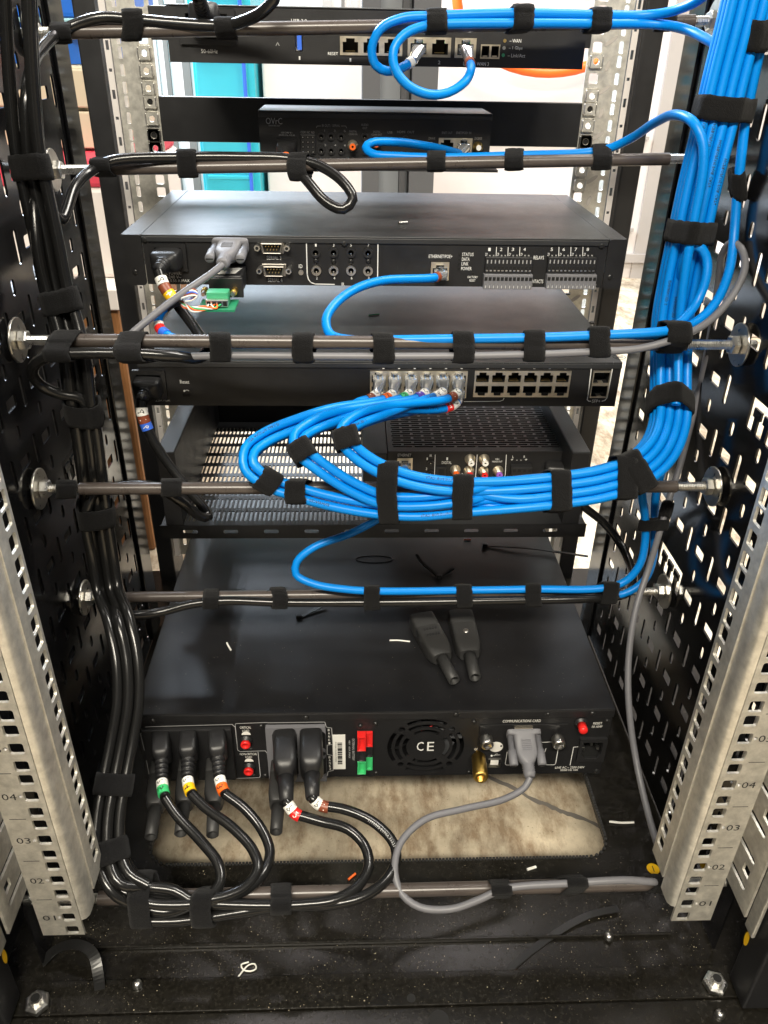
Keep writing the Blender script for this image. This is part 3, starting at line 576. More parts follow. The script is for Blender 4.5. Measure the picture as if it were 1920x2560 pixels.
for x0, x1, nn in ((1211.5, 1328.5, '1234'), (1367, 1487, '5678')):
    r = pr(x0, x1, 641, 681, Y); mb = MB(); mb.box(r[0], r[1], Y-.004, Y, r[2], r[3], M['plastic']); blk = build(mb, 'relay_terminal_block', ctl, bevel=.0004)
    r2 = pr(x0-5, x1-2, 681, 718, Y); mb = MB(); r2 = (r2[0], r2[1], r2[2], r2[3]-.0003); mb.box(r2[0], r2[1], Y-.0075, Y-.0002, r2[2], r2[3], M['greyplug']); blk2 = build(mb, 'contact_terminal_block', ctl, bevel=.0004)
    for i in range(12):
        x = r[0]+(r[1]-r[0])*(i+.5)/12; h = r[3]-r[2]; mb = MB()
        mb.box(x-.0012, x+.0012, Y-.0043, Y-.0039, r[2]+h*.12, r[2]+h*.42, M['dark']); mb.box(x-.0009, x+.0009, Y-.0046, Y-.0042, r[2]+h*.14, r[2]+h*.22, M['chrome']); mb.box(x-.0005, x+.0005, Y-.00425, Y-.004, r[2]+h*.62, r[2]+h*.84, M['dim']); build(mb, 'clamp', blk)
        x = r2[0]+(r2[1]-r2[0])*(i+.5)/12; h = r2[3]-r2[2]; mb = MB()
        mb.box(x-.0013, x+.0013, Y-.0078, Y-.0074, r2[2]+h*.60, r2[2]+h*.84, M['dark']); mb.box(x-.0004, x+.0004, Y-.0078, Y-.0074, r2[2]+h*.08, r2[2]+h*.26, M['line']); mb.box(x+.0019, x+.0021, Y-.0077, Y-.0074, r2[2]+h*.05, r2[2]+h*.4, M['dim']); build(mb, 'clamp', blk2)
    for k in range(4):
        f = (x1-x0)/4; c = x0+f*(k+.42); text(ctl, nn[k], c-3, c+3, 623.5, 8, Y-.0004)
        if k: stroke(ctl, [(x0+f*k+.5, 618), (x0+f*k-.5, 640)], .0005, Y-.0004)
        for q, wd in ((.06, 5), (.40, 3), (.72, 3)): text(ctl, 'COM' if q < .1 else 'N', x0+f*(k+q), x0+f*(k+q)+wd, 636 if q < .1 else 639, 8 if q < .1 else 4, Y-.0004)

# ---- network switch
Ys = .6759; Y = Ys; z1 = .3654; z0 = z1-.0430; ox = .0045
sw = thing('network_switch', 'black 24-port network switch with two blocks of ethernet ports', 'network switch', (0, .8, z0))
sp1, sp2 = pr(925, 1167, 927, 994, Y), pr(1185, 1424, 927, 992, Y); sfc = pr(1478, 1522, 927, 993, Y); si = pr(333, 417, 924, 997, Y)
chassis(sw, -.2155+ox, .2165+ox, Y, .94, z0, z1, [hole(sp1), hole(sp2), hole(sfc), hole((si[0]+.003, si[1]-.003, si[2]+.003, si[3]-.003))], 'coat2', 'coat', lip=.0012)
rj45(sw, sp1, Y, 6, 2, leds=False); rj45(sw, sp2, Y, 6, 2, leds=False); sfp(sw, sfc, Y, 2, 1); c14(sw, si, Y)
for k in range(12):
    a = 939+k*19.55; text(sw, str(k+1), a-(2 if k < 9 else 4), a+(2 if k < 9 else 4), 910, 6, Y-.0004)
    a2 = 1199.7+k*19.42; text(sw, str(k+13), a2-3.5, a2+3.5, 909.5, 6, Y-.0004)
    for q in (a, a2):
        dot(sw, q, 916, Y, .0007, 'dark')
        if k % 2: c = P(q, 921, Y=Y); mb = MB(); mb.box(c.x-.0009, c.x+.0009, Y-.0005, Y, c.z-.0003, c.z+.0003, M['white']); build(mb, 'port_mark', sw)
text(sw, 'Reset', 450, 473, 954.5, 9, Y-.0004); text(sw, 'SFP+', 1480, 1501, 1003, 8, Y-.0004); text(sw, '25', 1493, 1500, 909, 5, Y-.0004); text(sw, '26', 1512, 1519, 909, 5, Y-.0004); text(sw, '250V~\n2.5A Max.', 388, 425, 996, 15, Y-.0004)
stroke(sw, [(460, 977), (468, 975), (472, 977)], .0006, Y-.0004, name='usb_symbol'); dot(sw, 461, 977, Y, .0009, 'white', 'usb_symbol'); us = pr(457, 475, 986, 991, Y); patch(sw, us, Y, 'dark', .0005, 'usb_slot')
stroke(sw, [(1480, 908), (1470, 990), (1468, 999), (1472, 1003), (1477, 1003)], .0008, Y-.0004); stroke(sw, [(1505, 1003), (1512, 1001), (1518, 994), (1534, 906)], .0008, Y-.0004); stroke(sw, [(1160, 1004), (1250, 1003), (1258, 1000), (1260, 995)], .0006, Y-.0004)
c = P(1548, 893, Z=z1); mb = MB(); mb.plate(circ(c.x, c.y, .006, 24), [circ(c.x, c.y, .0054, 24)], .0002, xy(z1+.0002), M['ink']); mb.plate(crect(c.x, c.y, .007, .002), [], .0002, xy(z1+.0002), M['ink']); build(mb, 'stamped_logo', sw)
for a, b in ((1420, 735), (1480, 807)):
    c = P(a, b, Z=z1); mb = MB(); mb.cyl((c.x, c.y, z1-.0005), (c.x, c.y, z1+.0008), .0028, M['screw']); build(mb, 'screw', sw)

# ---- vented shelf
Ysh = .70; zs = .1790
shelf = thing('vented_shelf', 'black vented rack shelf with slotted floor and folded side walls', 'rack shelf', (0, .82, .16))
xl, xr = P(400, 1312, Y=Ysh).x, P(1466, 1312, Y=Ysh).x; hs = []
for j in range(9):
    for i in range(40): hs.append(crect(-.196+i*.0048+(.0002), Ysh+.0185+j*.0262, .0027, .0200, .0013, 2))
mb = MB(); mb.plate(rect(xl+.001, xr-.001, Ysh+.0012, .955), hs, .0012, xy(zs), M['coat2']); build(mb, 'floor_sheet', shelf)
mb = MB(); mb.plate(rect(xl, xr, zs-.0150, zs+.0008), [crect(xl+.03+i*.0415, zs-.0068, .015, .0045, .0015, 2) for i in range(10)], .0014, xz(Ysh), M['coat']); build(mb, 'front_lip', shelf)
for s, x in ((-1, -.2125), (1, .2135)):
    a, b = sorted((x, x-s*.0175)); zt = P(1450 if s > 0 else 417, 1129, Y=Ysh).z
    mb = MB(); mb.box(a, b, Ysh-.001, .955, zt-.0012, zt, M['coat2']); mb.box(a, b, Ysh-.0005, Ysh+.0009, zs+.001, zt-.0014, M['coat']); mb.box(*sorted((x, x-s*.0012)), Ysh+.001, .955, zs+.001, zt-.0014, M['coat']); mb.box(*sorted((x-s*.0163, x-s*.0175)), Ysh+.001, .955, zs+.001, zt-.0014, M['coat']); build(mb, 'side_wall', shelf, bevel=.0006)
mb = MB(); mb.box(-.2225, .2225, .9565, .9590, .165, .268, M['coat']); build(mb, 'front_panel', shelf, bevel=.0006)
mb = MB(); c = P(432, 1303, Y=Ysh+.012); mb.cyl((c.x, c.y, zs), (c.x, c.y, zs+.003), .0052, M['washer'], n=6, smooth=False); mb.cyl((c.x, c.y, zs+.003), (c.x, c.y, zs+.012), .0026, M['brass']); build(mb, 'bolt', shelf)

# ---- amplifier on the shelf
Ya = .735; Y = Ya
amp = thing('amplifier', 'black amplifier with louvred top and coloured phono sockets on the shelf', 'amplifier', (.1, .83, zs+.001))
ax0, ax1 = P(970, 1132, Y=Y).x, P(1421, 1132, Y=Y).x; az1 = P(1190, 1131, Y=Y).z; az0 = zs+.0012
ap = pr(993, 1031, 1145, 1180, Y)
mb = MB(); mb.plate(rect(ax0, ax1, az0, az1), [hole(ap)], .0014, xz(Y+.0009), M['coat']); build(mb, 'rear_panel', amp)
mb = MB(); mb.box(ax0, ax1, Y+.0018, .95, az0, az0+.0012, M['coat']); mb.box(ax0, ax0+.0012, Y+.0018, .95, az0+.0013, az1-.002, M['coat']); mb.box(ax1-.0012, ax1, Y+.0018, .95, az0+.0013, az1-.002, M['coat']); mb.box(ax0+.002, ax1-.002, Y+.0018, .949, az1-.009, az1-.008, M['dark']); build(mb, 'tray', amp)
hs = []; row = 0; yy = Y+.011
while yy < .945:
    xx = ax0+.006-(row % 2)*.011
    while xx < ax1-.006:
        x0, x1 = max(xx, ax0+.005), min(xx+.0195, ax1-.005)
        if x1-x0 > .004: hs.append(rect(x0, x1, yy-.0014, yy+.0014))
        xx += .0222
    yy += .0052; row += 1
mb = MB(); mb.plate(rect(ax0, ax1, Y-.0002, .95), hs, .0025, xy(az1), M['coat']); build(mb, 'louvred_top', amp)
mb = MB(); bx0 = P(908, 1130, Y=Y).x; mb.box(bx0, ax0-.0006, Y-.004, .95, az0, az1+.0005, M['coat']); build(mb, 'power_module', amp, bevel=.001)
rj45(amp, ap, Y, 1, leds=False)
for a, b in ((1077, 1157), (1076, 1183)): jack35(amp, a, b, Y, .0033)
r = pr(1090, 1115, 1165, 1187, Y); patch(amp, r, Y, 'plastic', .003, 'optical_port', .0004); patch(amp, (r[0]+.002, r[1]-.002, r[2]+.002, r[3]-.002), Y-.003, 'dark', .0004, 'optical_shutter')
for a, b, m in ((1138, 1174, 'orange'), (1175, 1147, 'wlabel'), (1172, 1176, 'red'), (1210, 1147, 'wlabel'), (1208.5, 1177, 'red'), (1245, 1176, 'violet')): rca(amp, a, b, Y, m, .0050)
for b_, x0, x1, y_, h_ in (('ETHERNET', 994.5, 1028, 1138, 7), ('IR', 1074, 1080, 1139, 6), ('1', 1066.5, 1069.5, 1147, 6), ('2', 1064.5, 1068, 1172, 6), ('1', 1116, 1120, 1147, 7), ('DIGITAL', 1104.5, 1129, 1156.5, 7), ('R', 1154, 1159, 1186, 6), ('R', 1217, 1222, 1186, 6), ('SUB /\nMONO OUT', 1231, 1256, 1151, 10), ('L', 1281, 1285, 1142, 6), ('R', 1309, 1313, 1142, 6), ('+  -', 1277, 1294, 1149, 5), ('-  +', 1301, 1318, 1149, 5)): text(amp, b_, x0, x1, y_, h_, Y-.0004)
stroke(amp, [(1088, 1137), (1086, 1193)], .0006, Y-.0004); stroke(amp, [(1193, 1137), (1189, 1190), (1186, 1197), (1178, 1199), (1120, 1200)], .0006, Y-.0004); stroke(amp, [(1189, 1190), (1192, 1197), (1199, 1199), (1250, 1199), (1259, 1196), (1263, 1188), (1266, 1137)], .0006, Y-.0004)
r = pr(1274, 1325, 1159, 1196, Y); patch(amp, r, Y, 'plastic', .009, 'speaker_terminal', .0006)
mb = MB()
for i in range(4): x = r[0]+(r[1]-r[0])*(i+.5)/4; mb.cyl((x, Y-.009, r[2]+.003), (x, Y-.0094, r[2]+.003), .0012, M['gold'], n=8); mb.box(x-.0015, x+.0015, Y-.0094, Y-.0089, r[3]-.005, r[3]-.002, M['dark'])
build(mb, 'terminal_screws', amp)

# ---- UPS
YU = .5314; Y = YU; uz1 = .0835; uz0 = -.0028; ux = .2195
ups = thing('battery_backup', 'black two-unit battery backup with fan grille and plugged outlets', 'battery backup', (0, .75, uz0))
fc = P(1064.4, 1868, Y=Y); fan = []
def arc(r0, r1, a0, a1, n=9):
    return [(fc.x+r0*math.cos(R(a0+(a1-a0)*i/n)), fc.z+r0*math.sin(R(a0+(a1-a0)*i/n))) for i in range(n+1)]+[(fc.x+r1*math.cos(R(a1+(a0-a1)*i/n)), fc.z+r1*math.sin(R(a1+(a0-a1)*i/n))) for i in range(n+1)]
for k in range(4):
    for r0, r1, g in ((.0185, .0225, 34), (.0255, .0295, 37), (.0325, .0365, 32)):
        a = 90*k; fan.append(arc(r0, r1, a-g, a+g))
for k in range(4): fan.append(circ(fc.x+.033*math.cos(R(45+90*k)), fc.z+.033*math.sin(R(45+90*k)), .0032, 12))
ui = pr(1444, 1512, 1843, 1900, Y); ub = pr(1220, 1251, 1895, 1915, Y)
mb = MB(); mb.plate(rect(-ux, ux, uz0, uz1-.0105), fan+[hole((ui[0]+.003, ui[1]-.003, ui[2]+.003, ui[3]-.003)), hole(ub)], .0015, xz(Y+.001), M['coat']); build(mb, 'rear_panel', ups)
mb = MB(); mb.box(-ux, ux, Y+.0018, .97, uz0, uz0+.0015, M['coat']); mb.box(-ux, -ux+.0015, Y+.002, .97, uz0+.0016, uz1-.011, M['coat']); mb.box(ux-.0015, ux, Y+.002, .97, uz0+.0016, uz1-.011, M['coat']); build(mb, 'tray', ups)
mb = MB(); mb.box(-ux-.001, ux+.001, Y-.001, .972, uz1-.0015, uz1, M['upslid']); mb.box(-ux-.001, ux+.001, Y-.001, Y+.0006, uz1-.0105, uz1-.0016, M['coat']); lid = build(mb, 'lid', ups, bevel=.0014)
for a, b in ((382, 1802), (765, 1794), (1140, 1786), (1481, 1783)): screw(ups, a, b, Y-.0012, .0026)
for a, b in ((352, 1823), (653, 1815), (663, 1938), (901, 1815), (939, 1809), (902, 1928), (940, 1932), (1185, 1804), (1172, 1930), (1518, 1802), (1491, 1927), (1370, 1785)): screw(ups, a, b, Y, .0024)
# fan behind the grille
fan_o = MB(); fan_o.cyl((fc.x, Y+.010, fc.z), (fc.x, Y+.022, fc.z), .0150, M['plastic'], n=24)
for k in range(7):
    a = R(k*360/7+12); u = Vector((math.cos(a), 0, math.sin(a))); w_ = Vector((-u.z, 0, u.x))
    fan_o.add([Vector((fc.x, Y+.012, fc.z))+u*.0145-w_*.004, Vector((fc.x, Y+.012, fc.z))+u*.035-w_*.009, Vector((fc.x, Y+.022, fc.z))+u*.035+w_*.006, Vector((fc.x, Y+.022, fc.z))+u*.0145+w_*.004], [(0, 1, 2, 3)], M['column'])
build(fan_o, 'fan', ups)
mb = MB(); mb.openbox(fc.x-.040, fc.x+.040, Y+.002, Y+.045, fc.z-.038, fc.z+.036, M['dark']); build(mb, 'fan_housing', ups)
mb = MB(); mb.tube(spline([P(1052, 1826, Y=Y+.008), P(1075, 1818, Y=Y+.010), P(1086, 1808, Y=Y+.012)]), .0008, M['red']); build(mb, 'fan_wire', ups)
text(ups, 'C', 1042, 1059, 1866, 22, Y-.0004, name='conformity_mark'); text(ups, 'E', 1068, 1085, 1866, 22, Y-.0004, name='conformity_mark')
# outlet banks
r = pr(366, 586, 1816, 1942, Y); mb = MB(); mb.box(r[0], r[1], Y-.005, Y+.0002, r[2], r[3], M['plastic']); build(mb, 'outlet_block', ups, bevel=.0012)
for (a, b, e, f) in ((669, 816, 1811, 1946),):
    r = pr(a, b, e, f, Y); hs = []
    for i in range(2):
        for j in range(2): x0 = r[0]+.006+i*.0265; zc = r[3]-.0235 if j == 0 else r[2]+.0235; hs.append(rect(x0, x0+.0225, zc-.018, zc+.018, .004, 3))
    mb = MB(); mb.plate(rect(*r, .001, 2), hs, .004, xz(Y-.0022), M['greyplug']); build(mb, 'outlet_frame', ups, bevel=.0006)
    mb = MB(); mb.box(r[0]+.003, r[1]-.003, Y-.0006, Y-.0002, r[2]+.003, r[3]-.003, M['dark']); build(mb, 'outlet_face', ups)
for a, b in ((615.5, 1851), (623, 1918)):
    c = P(a, b, Y=Y); mb = MB(); mb.prof((c.x, Y, c.z), (c.x, Y-.03, c.z), [(0, .0062), (.001, .0062), (.0012, .0050), (.004, .0048)], M['plastic']); o = build(mb, 'breaker', ups)
    mb = MB(); mb.prof((c.x, Y-.004, c.z), (c.x, Y-.03, c.z), [(0, .0047), (.0022, .0046), (.003, .0040), (.0031, .0028), (.0020, .0026)], M['red']); build(mb, 'push_button', o)
    mb = MB(); q = P(a, b-17, Y=Y); n = 12; mb.add([(q.x+.0042*math.cos(R(180*i/n)), Y-.0008, q.z-.0008+.0042*math.sin(R(180*i/n))) for i in range(n+1)], [tuple(range(n+1))], M['wlabel']); build(mb, 'label_patch', o)
for b_, x0, x1, y_, h_ in (('CRITICAL\nLOAD', 600, 628, 1823, 14), ('NON-CRITICAL\nLOAD', 600, 643, 1889, 13), ('COMMUNICATIONS CARD', 1257, 1352, 1802.5, 6.5), ('RESET\n10 AMP', 1481, 1507, 1812.5, 14), ('STATUS', 1353, 1382, 1884, 7), ('LINE AC ~ 220V-240V', 1388, 1461, 1918.5, 5.5), ('50/60 Hz 10A', 1401, 1445, 1925, 5), ('GND', 1186, 1203, 1873, 6)): text(ups, b_, x0, x1, y_, h_, Y-.0004, M['wlabel'])
for b_, x0, x1, y_, h_ in (('PUSH\n10 AMP', 608, 630, 1869, 9), ('PUSH\n10 AMP', 616, 637, 1935, 8)): text(ups, b_, x0, x1, y_, h_, Y-.0004, M['dim'])
for body, x, y0, y1 in (('BANK1', 822, 1825, 1858), ('BANK2', 824, 1893, 1922), ('BANK3', 361, 1837, 1871), ('BANK', 374, 1905, 1930)):
    for k, ch in enumerate(body): yy = y0+(y1-y0)*k/4; xx = x+(k*.4 if x > 500 else k*2.0); text(ups, ch, xx-2.2, xx+2.2, yy, 5.5, Y-.0004, M['wlabel'])
Ln = M['line']
stroke(ups, [(382, 1898), (376, 1878), (361, 1876), (351, 1834), (363, 1832), (365, 1817), (580, 1811), (588, 1818), (594, 1875), (600, 1879), (663, 1877), (668, 1883), (674, 1944)], .0006, Y-.0004, Ln); stroke(ups, [(588, 1811), (590, 1809), (668, 1806)], .0006, Y-.0004, Ln)
stroke(ups, [(588, 1814), (594, 1872)], .0006, Y-.0004, Ln); stroke(ups, [(645, 1880), (651, 1940), (648, 1944), (592, 1946)], .0006, Y-.0004, Ln); stroke(ups, [(380, 1900), (366, 1901), (374, 1940)], .0006, Y-.0004, Ln)
stroke(ups, [(669, 1807), (812, 1805), (816, 1818), (829, 1820), (832, 1861), (818, 1863), (818, 1886), (832, 1889), (833, 1926), (820, 1929), (818, 1940)], .0006, Y-.0004, Ln)
r = pr(832, 863.5, 1837, 1922, Y); patch(ups, r, Y, 'wlabel', .0004, 'barcode_sticker')
mb = MB(); z = r[2]+.007
while z < r[3]-.009:
    h = random.choice((.0003, .0005, .0008)); mb.box(r[0]+.0045, r[1]-.003, Y-.0007, Y-.0004, z, z+h, M['ink']); z += h+random.choice((.0004, .0006, .0009))
build(mb, 'barcode', ups); text(ups, 'PM22BR19DA4221700002', 838, 841.5, 1880, 50, Y-.0008, M['ink'], rot=-1)
text(ups, 'EXTERNAL BATTERY', 880.5, 886.5, 1874, 54, Y-.0004, M['line'], rot=-1); text(ups, '48V  60A MAX', 871.5, 876, 1873, 45, Y-.0004, M['line'], rot=-1)
r = pr(892, 934, 1825, 1918, Y); patch(ups, r, Y, 'dark', .0008, 'battery_socket_plate')
for y0, y1, m in ((1826, 1859, 'red'), (1860, 1885, 'plastic'), (1887, 1917, 'green')):
    for x0, x1, d in ((894, 914, .009), (915.5, 931, .004)):
        r = pr(x0, x1, y0, y1, Y); mb = MB(); mb.plate(rect(*r), [rect(r[0]+.0012, r[1]-.0012, r[2]+.0012, r[3]-.0012)], d, xz(Y-d/2), M[m]); mb.box(r[0]+.001, r[1]-.001, Y-d*.55, Y-d*.5, r[2]+.001, r[3]-.001, M[m]); build(mb, 'battery_socket', ups, bevel=.0004)
# communications card
r = pr(1195, 1413, 1810, 1906, Y); patch(ups, r, Y, 'coat', .0009, 'card_plate', .0004); Yc = Y-.0011
for a, b in ((1213.5, 1838), (1391, 1838)):
    c = P(a, b, Y=Yc); c = Vector((c.x, 0, c.z)); mb = MB(); mb.prof((c.x, Yc, c.z), (c.x, Yc-.03, c.z), [(0, .0028), (.003, .0028), (.0035, .0056), (.0045, .0060), (.0125, .0060), (.0135, .0052), (.0136, .0030), (.0128, .0026)], M['chrome'], 28); build(mb, 'thumbscrew', ups)
c = P(1240, 1867, Y=Yc); mb = MB(); mb.cyl((c.x, Yc, c.z), (c.x, Yc-.0003, c.z), .0066, M['wlabel'], n=28); st = build(mb, 'round_sticker', ups); dot(ups, 1253, 1865, Yc-.0003, .0011, 'ink', 'sticker_mark', .0002)
mb = MB(); mb.openbox(ub[0], ub[1], Y-.002, Y+.01, ub[2], ub[3], M['washer']); mb.box(ub[0]+.0022, ub[1]-.0022, Y-.001, Y+.009, ub[2]+.0026, ub[3]-.0018, M['wlabel']); build(mb, 'usb_port', ups)
stroke(ups, [(1229, 1889), (1250, 1887)], .0005, Yc-.0002, name='usb_symbol'); stroke(ups, [(1236, 1889), (1240, 1885), (1244, 1885)], .0005, Yc-.0002, name='usb_symbol'); dot(ups, 1229, 1889, Yc, .0009, 'white', 'usb_symbol')
stroke(ups, [(1268, 1880), (1263, 1910), (1266, 1912.5), (1275, 1912.5)], .0006, Yc-.0002); stroke(ups, [(1354, 1856), (1376, 1855)], .0006, Yc-.0002); stroke(ups, [(1395, 1875), (1389, 1909), (1386, 1912), (1366, 1912)], .0006, Yc-.0002); stroke(ups, [(1365, 1871), (1362, 1880)], .0005, Yc-.0002)
stroke(ups, [(1445, 1867), (1434, 1868), (1425, 1913)], .0006, Y-.0004)
c = P(1456.5, 1811, Y=Y); c = P(1452, 1806, Y=Y); mb = MB(); mb.prof((c.x, Y, c.z), (c.x, Y-.03, c.z), [(0, .0066), (.0015, .0066), (.002, .0050), (.003, .0050)], M['plastic']); o = build(mb, 'breaker', ups); mb = MB(); mb.prof((c.x, Y-.003, c.z), (c.x, Y-.03, c.z), [(0, .0042), (.007, .0042), (.0085, .0036), (.0092, .002)], M['red']); build(mb, 'push_button', o)
c14(ups, ui, Y, m='plastic')
# brass ground terminal
a = P(1195, 1880, Y=Y); d = (P(1201, 1937, Y=Y-.030)-a); mb = MB(); mb.prof(a, a+d, [(0, .003), (.004, .003), (.007, .0066), (.033, .0070), (.0345, .0060), (.0346, .0034), (.028, .003)], M['brass'], 28); build(mb, 'ground_terminal', ups)

# ================================================================== LACING BARS
def lerp(a, b, t): return a+(b-a)*t
BARS = []
def bar(lp, rp, s0, s1, where, nuts=(1, 1), r=.0051):
    a, b = lp, rp; d = (b-a).normalized(); L = (b-a).length
    t = thing('lacing_bar', 'threaded steel lacing bar in a grey-brown sleeve '+where, 'lacing bar', lerp(a, b, .5))
    def tx(x):                     # parameter where the bar projects to pixel column x
        lo, hi = -.2, 1.2
        for _ in range(40):
            m = (lo+hi)/2; p = lerp(a, b, m)-CAM
            if 960+F_PX*p.dot(RT)/p.dot(FW) < x: lo = m
            else: hi = m
        return lo
    mb = MB(); e = .012
    # thread as a real ridged rod where it shows, smooth inside the sleeve
    n = 10; u = d.orthogonal().normalized(); w_ = d.cross(u); p0 = a-d*e; tot = L+2*e; steps = int(tot/.0007); vs = []
    t0, t1 = tx(s0)*L+e, tx(s1)*L+e
    sl = [i*.0007 for i in range(int(t0/.0007)+4)]+[t1-.003+i*.0007 for i in range(int((tot-t1)/.0007)+4)]
    for i, sv in enumerate(sl):
        rr = .0040 if i % 2 else .0034
        vs += [p0+d*sv+(u*math.cos(2*math.pi*k/n)+w_*math.sin(2*math.pi*k/n))*rr for k in range(n)]
    mb.add(vs, [(i*n+k, i*n+(k+1) % n, (i+1)*n+(k+1) % n, (i+1)*n+k) for i in range(len(sl)-1) for k in range(n)], M['chrome'], False); mb.add(vs[:n], [tuple(range(n))], M['chrome']); mb.add(vs[-n:], [tuple(range(n))], M['chrome'])
    build(mb, 'threaded_rod', t)
    mb = MB(); A, B = lerp(a, b, tx(s0)), lerp(a, b, tx(s1)); path = [lerp(A, B, i/24) for i in range(25)]; mb.tube(path, r, M['sleeve'], 18); build(mb, 'sleeve', t)
    for k, (q, s) in enumerate(((a, 1), (b, -1))):
        if not nuts[k]: continue
        mb = MB(); mb.prof(q+d*s*.0018, q+d*s, [(0, .0165), (.0004, .017), (.0018, .017), (.0022, .0165)], M['washer'], 36)
        for f in range(len(mb.f)-2, len(mb.f)): mb.sm[f] = False
        build(mb, 'washer', t)
        mb = MB(); mb.prof(q+d*s*.0042, q+d*s, [(0, .0068), (.0008, .0078), (.0058, .0078), (.0068, .0066)], M['chrome'], 6)
        for f in range(len(mb.f)): mb.sm[f] = False
        build(mb, 'nut', t)
    BARS.append((a, b, tx)); return t
bar(P(67, 82, X=XL+.002), P(1800, 52, X=XR-.002), 165, 1735, 'in front of the router')
bar(P(124, 425, X=XL+.002), P(1762, 396, X=XR-.002), 235, 1672, 'below the small hub box')
bar(P(35, 850, X=XL+.002), P(1857, 862, X=XR-.002), 132, 1715, 'above the network switch')
bar(P(90, 1222, X=XL+.002), P(1790, 1216, X=XR-.002), 200, 1690, 'carrying the thick blue bundle')
bar(P(205, 1494, X=XL+.002), P(1667, 1478, X=XR-.002), 315, 1562, 'over the lid of the battery backup')
bar(P(70, 2250, Y=.40), P(1826, 2204, Y=.40), 247, 1675, 'just above the rack floor', (0, 0), .0056)

# ================================================================== CABLES
CAB = []
def cable(t, path, r, m, n=10, name='jacket'):
    CAB.append((path, r)); mb = MB(); mb.tube(path, r, M[m], n); return build(mb, name, t)
def marker(t, path, r, s0, s1, m, txt=None, ink='ink', flip=1):
    q = sub(path, s0, s1, .0015); mb = MB(); mb.tube(q, r*1.17, M[m], 14); o = build(mb, 'marker_sleeve', t)
    if txt: onpath(o, path, (s0+s1)/2, txt, r*1.25, r*1.17, M[ink], flip, name='marker_letter')
    return o
FD = Vector((0, .87, -.5))
def offset(pts, u, v):
    out = []
    for i, p in enumerate(pts):
        T = (pts[min(i+1, len(pts)-1)]-pts[max(i-1, 0)]).normalized(); N = T.cross(FD).normalized(); D = N.cross(T).normalized()
        if D.dot(FD) < 0: D = -D
        out.append(p+N*u+D*v)
    return out
def rjplug(t, a, b, Y, end=None, up=1, lift=.0115):
    c = P(a, b, Y=Y); mb = MB(); x, z = c.x, c.z-.0004*up
    mb.box(x-.0057, x+.0057, Y-lift, Y+.004, z-.0040, z+.0030, M['clear']); o = build(mb, 'plug', t, bevel=.0005)
    mb = MB(); z2 = z+up*.0034
    vs = [(x-.0026, Y+.002, z2), (x+.0026, Y+.002, z2), (x+.0026, Y-lift*.7, z2+up*.0024), (x-.0026, Y-lift*.7, z2+up*.0024)]; mb.add(vs+[(q[0], q[1], q[2]+up*.0011) for q in vs], [(0, 1, 2, 3), (7, 6, 5, 4), (0, 4, 5, 1), (1, 5, 6, 2), (2, 6, 7, 3), (3, 7, 4, 0)], M['clear']); build(mb, 'latch', o)
    mb = MB()
    for k in range(4): xx = x+(k-1.5)*.0021; mb.box(xx-.0007, xx+.0007, Y-lift+.001, Y+.002, z-.0012, z+.0005, M['wire'] if k % 2 else M['wlabel'])
    build(mb, 'wire_cores', o)
    if end is not None:
        s = Vector((x, Y-lift+.0005, z)); mb = MB(); d = end-s; mb.loft(s, d, (0, 0, 1), [(0, .0054, .0036, 5), (d.length*.35, .0050, .0040, 3), (d.length, .0041, .0041, 2)], M['clear'], 16); build(mb, 'strain_relief', o)
    return Vector((x, Y-lift, z))
BR = .0037
def ethernet(label, pts, group=None, name='ethernet_cable', r=BR, m='blue'):
    path = spline(pts); t = thing(name, label, 'cable', pts[0], group); cable(t, path, r, m); return t, path

# the twelve-cable blue bundle: trunk down the right side panel, along the fourth bar, three looms, then the switch
TR = px([(1880, -70, .665), (1846, 70, .662), (1815, 190, .66), (1782, 330, .655), (1750, 460, .648), (1724, 580, .642), (1698, 700, .638), (1681, 800, .632), (1677, 900, .622), (1676, 980, .607), (1674, 1055, .590), (1645, 1128, .570), (1585, 1180, .558), (1500, 1209, .552), (1400, 1225, .550), (1290, 1236, .549)])
LOOM = dict(
 C=px([(1148, 1216, .549), (1040, 1203, .549), (960, 1176, .550), (902, 1142, .552), (870, 1110, .555), (862, 1084, .560), (882, 1058, .572), (940, 1034, .592)]),
 B=px([(1150, 1243, .549), (1050, 1254, .549), (960, 1250, .549), (876, 1215, .551), (800, 1166, .554), (755, 1128, .558), (745, 1100, .566), (775, 1070, .580), (840, 1043, .598)]),
 A=px([(1150, 1270, .549), (1050, 1279, .549), (960, 1275, .550), (850, 1258, .551), (750, 1232, .553), (665, 1202, .556), (624, 1166, .560), (624, 1130, .568), (662, 1096, .580), (740, 1062, .595), (830, 1034, .612)]))
XC = [947.6, 986.6, 1026.5, 1065.5, 1104.4, 1143]; LBL = [(928, 995), (969, 994), (1011, 993), (1051, 991), (1095, 989), (1132, 992)]
COLS = ['brown', 'orange', 'green', 'purple', 'wlabel', 'brown']; NM = ['brown', 'orange', 'green', 'purple', 'all-white', 'second brown']; DIG = ['1', '3', '5', '7', '9', '1']
DIA = .0074; order = sorted([(u, v) for u in range(4) for v in range(3)]); looms = ['C']*4+['B']*4+['A']*4; cnt = dict(A=0, B=0, C=0); colof = dict(A=(0, 1), B=(2, 3), C=(4, 5))
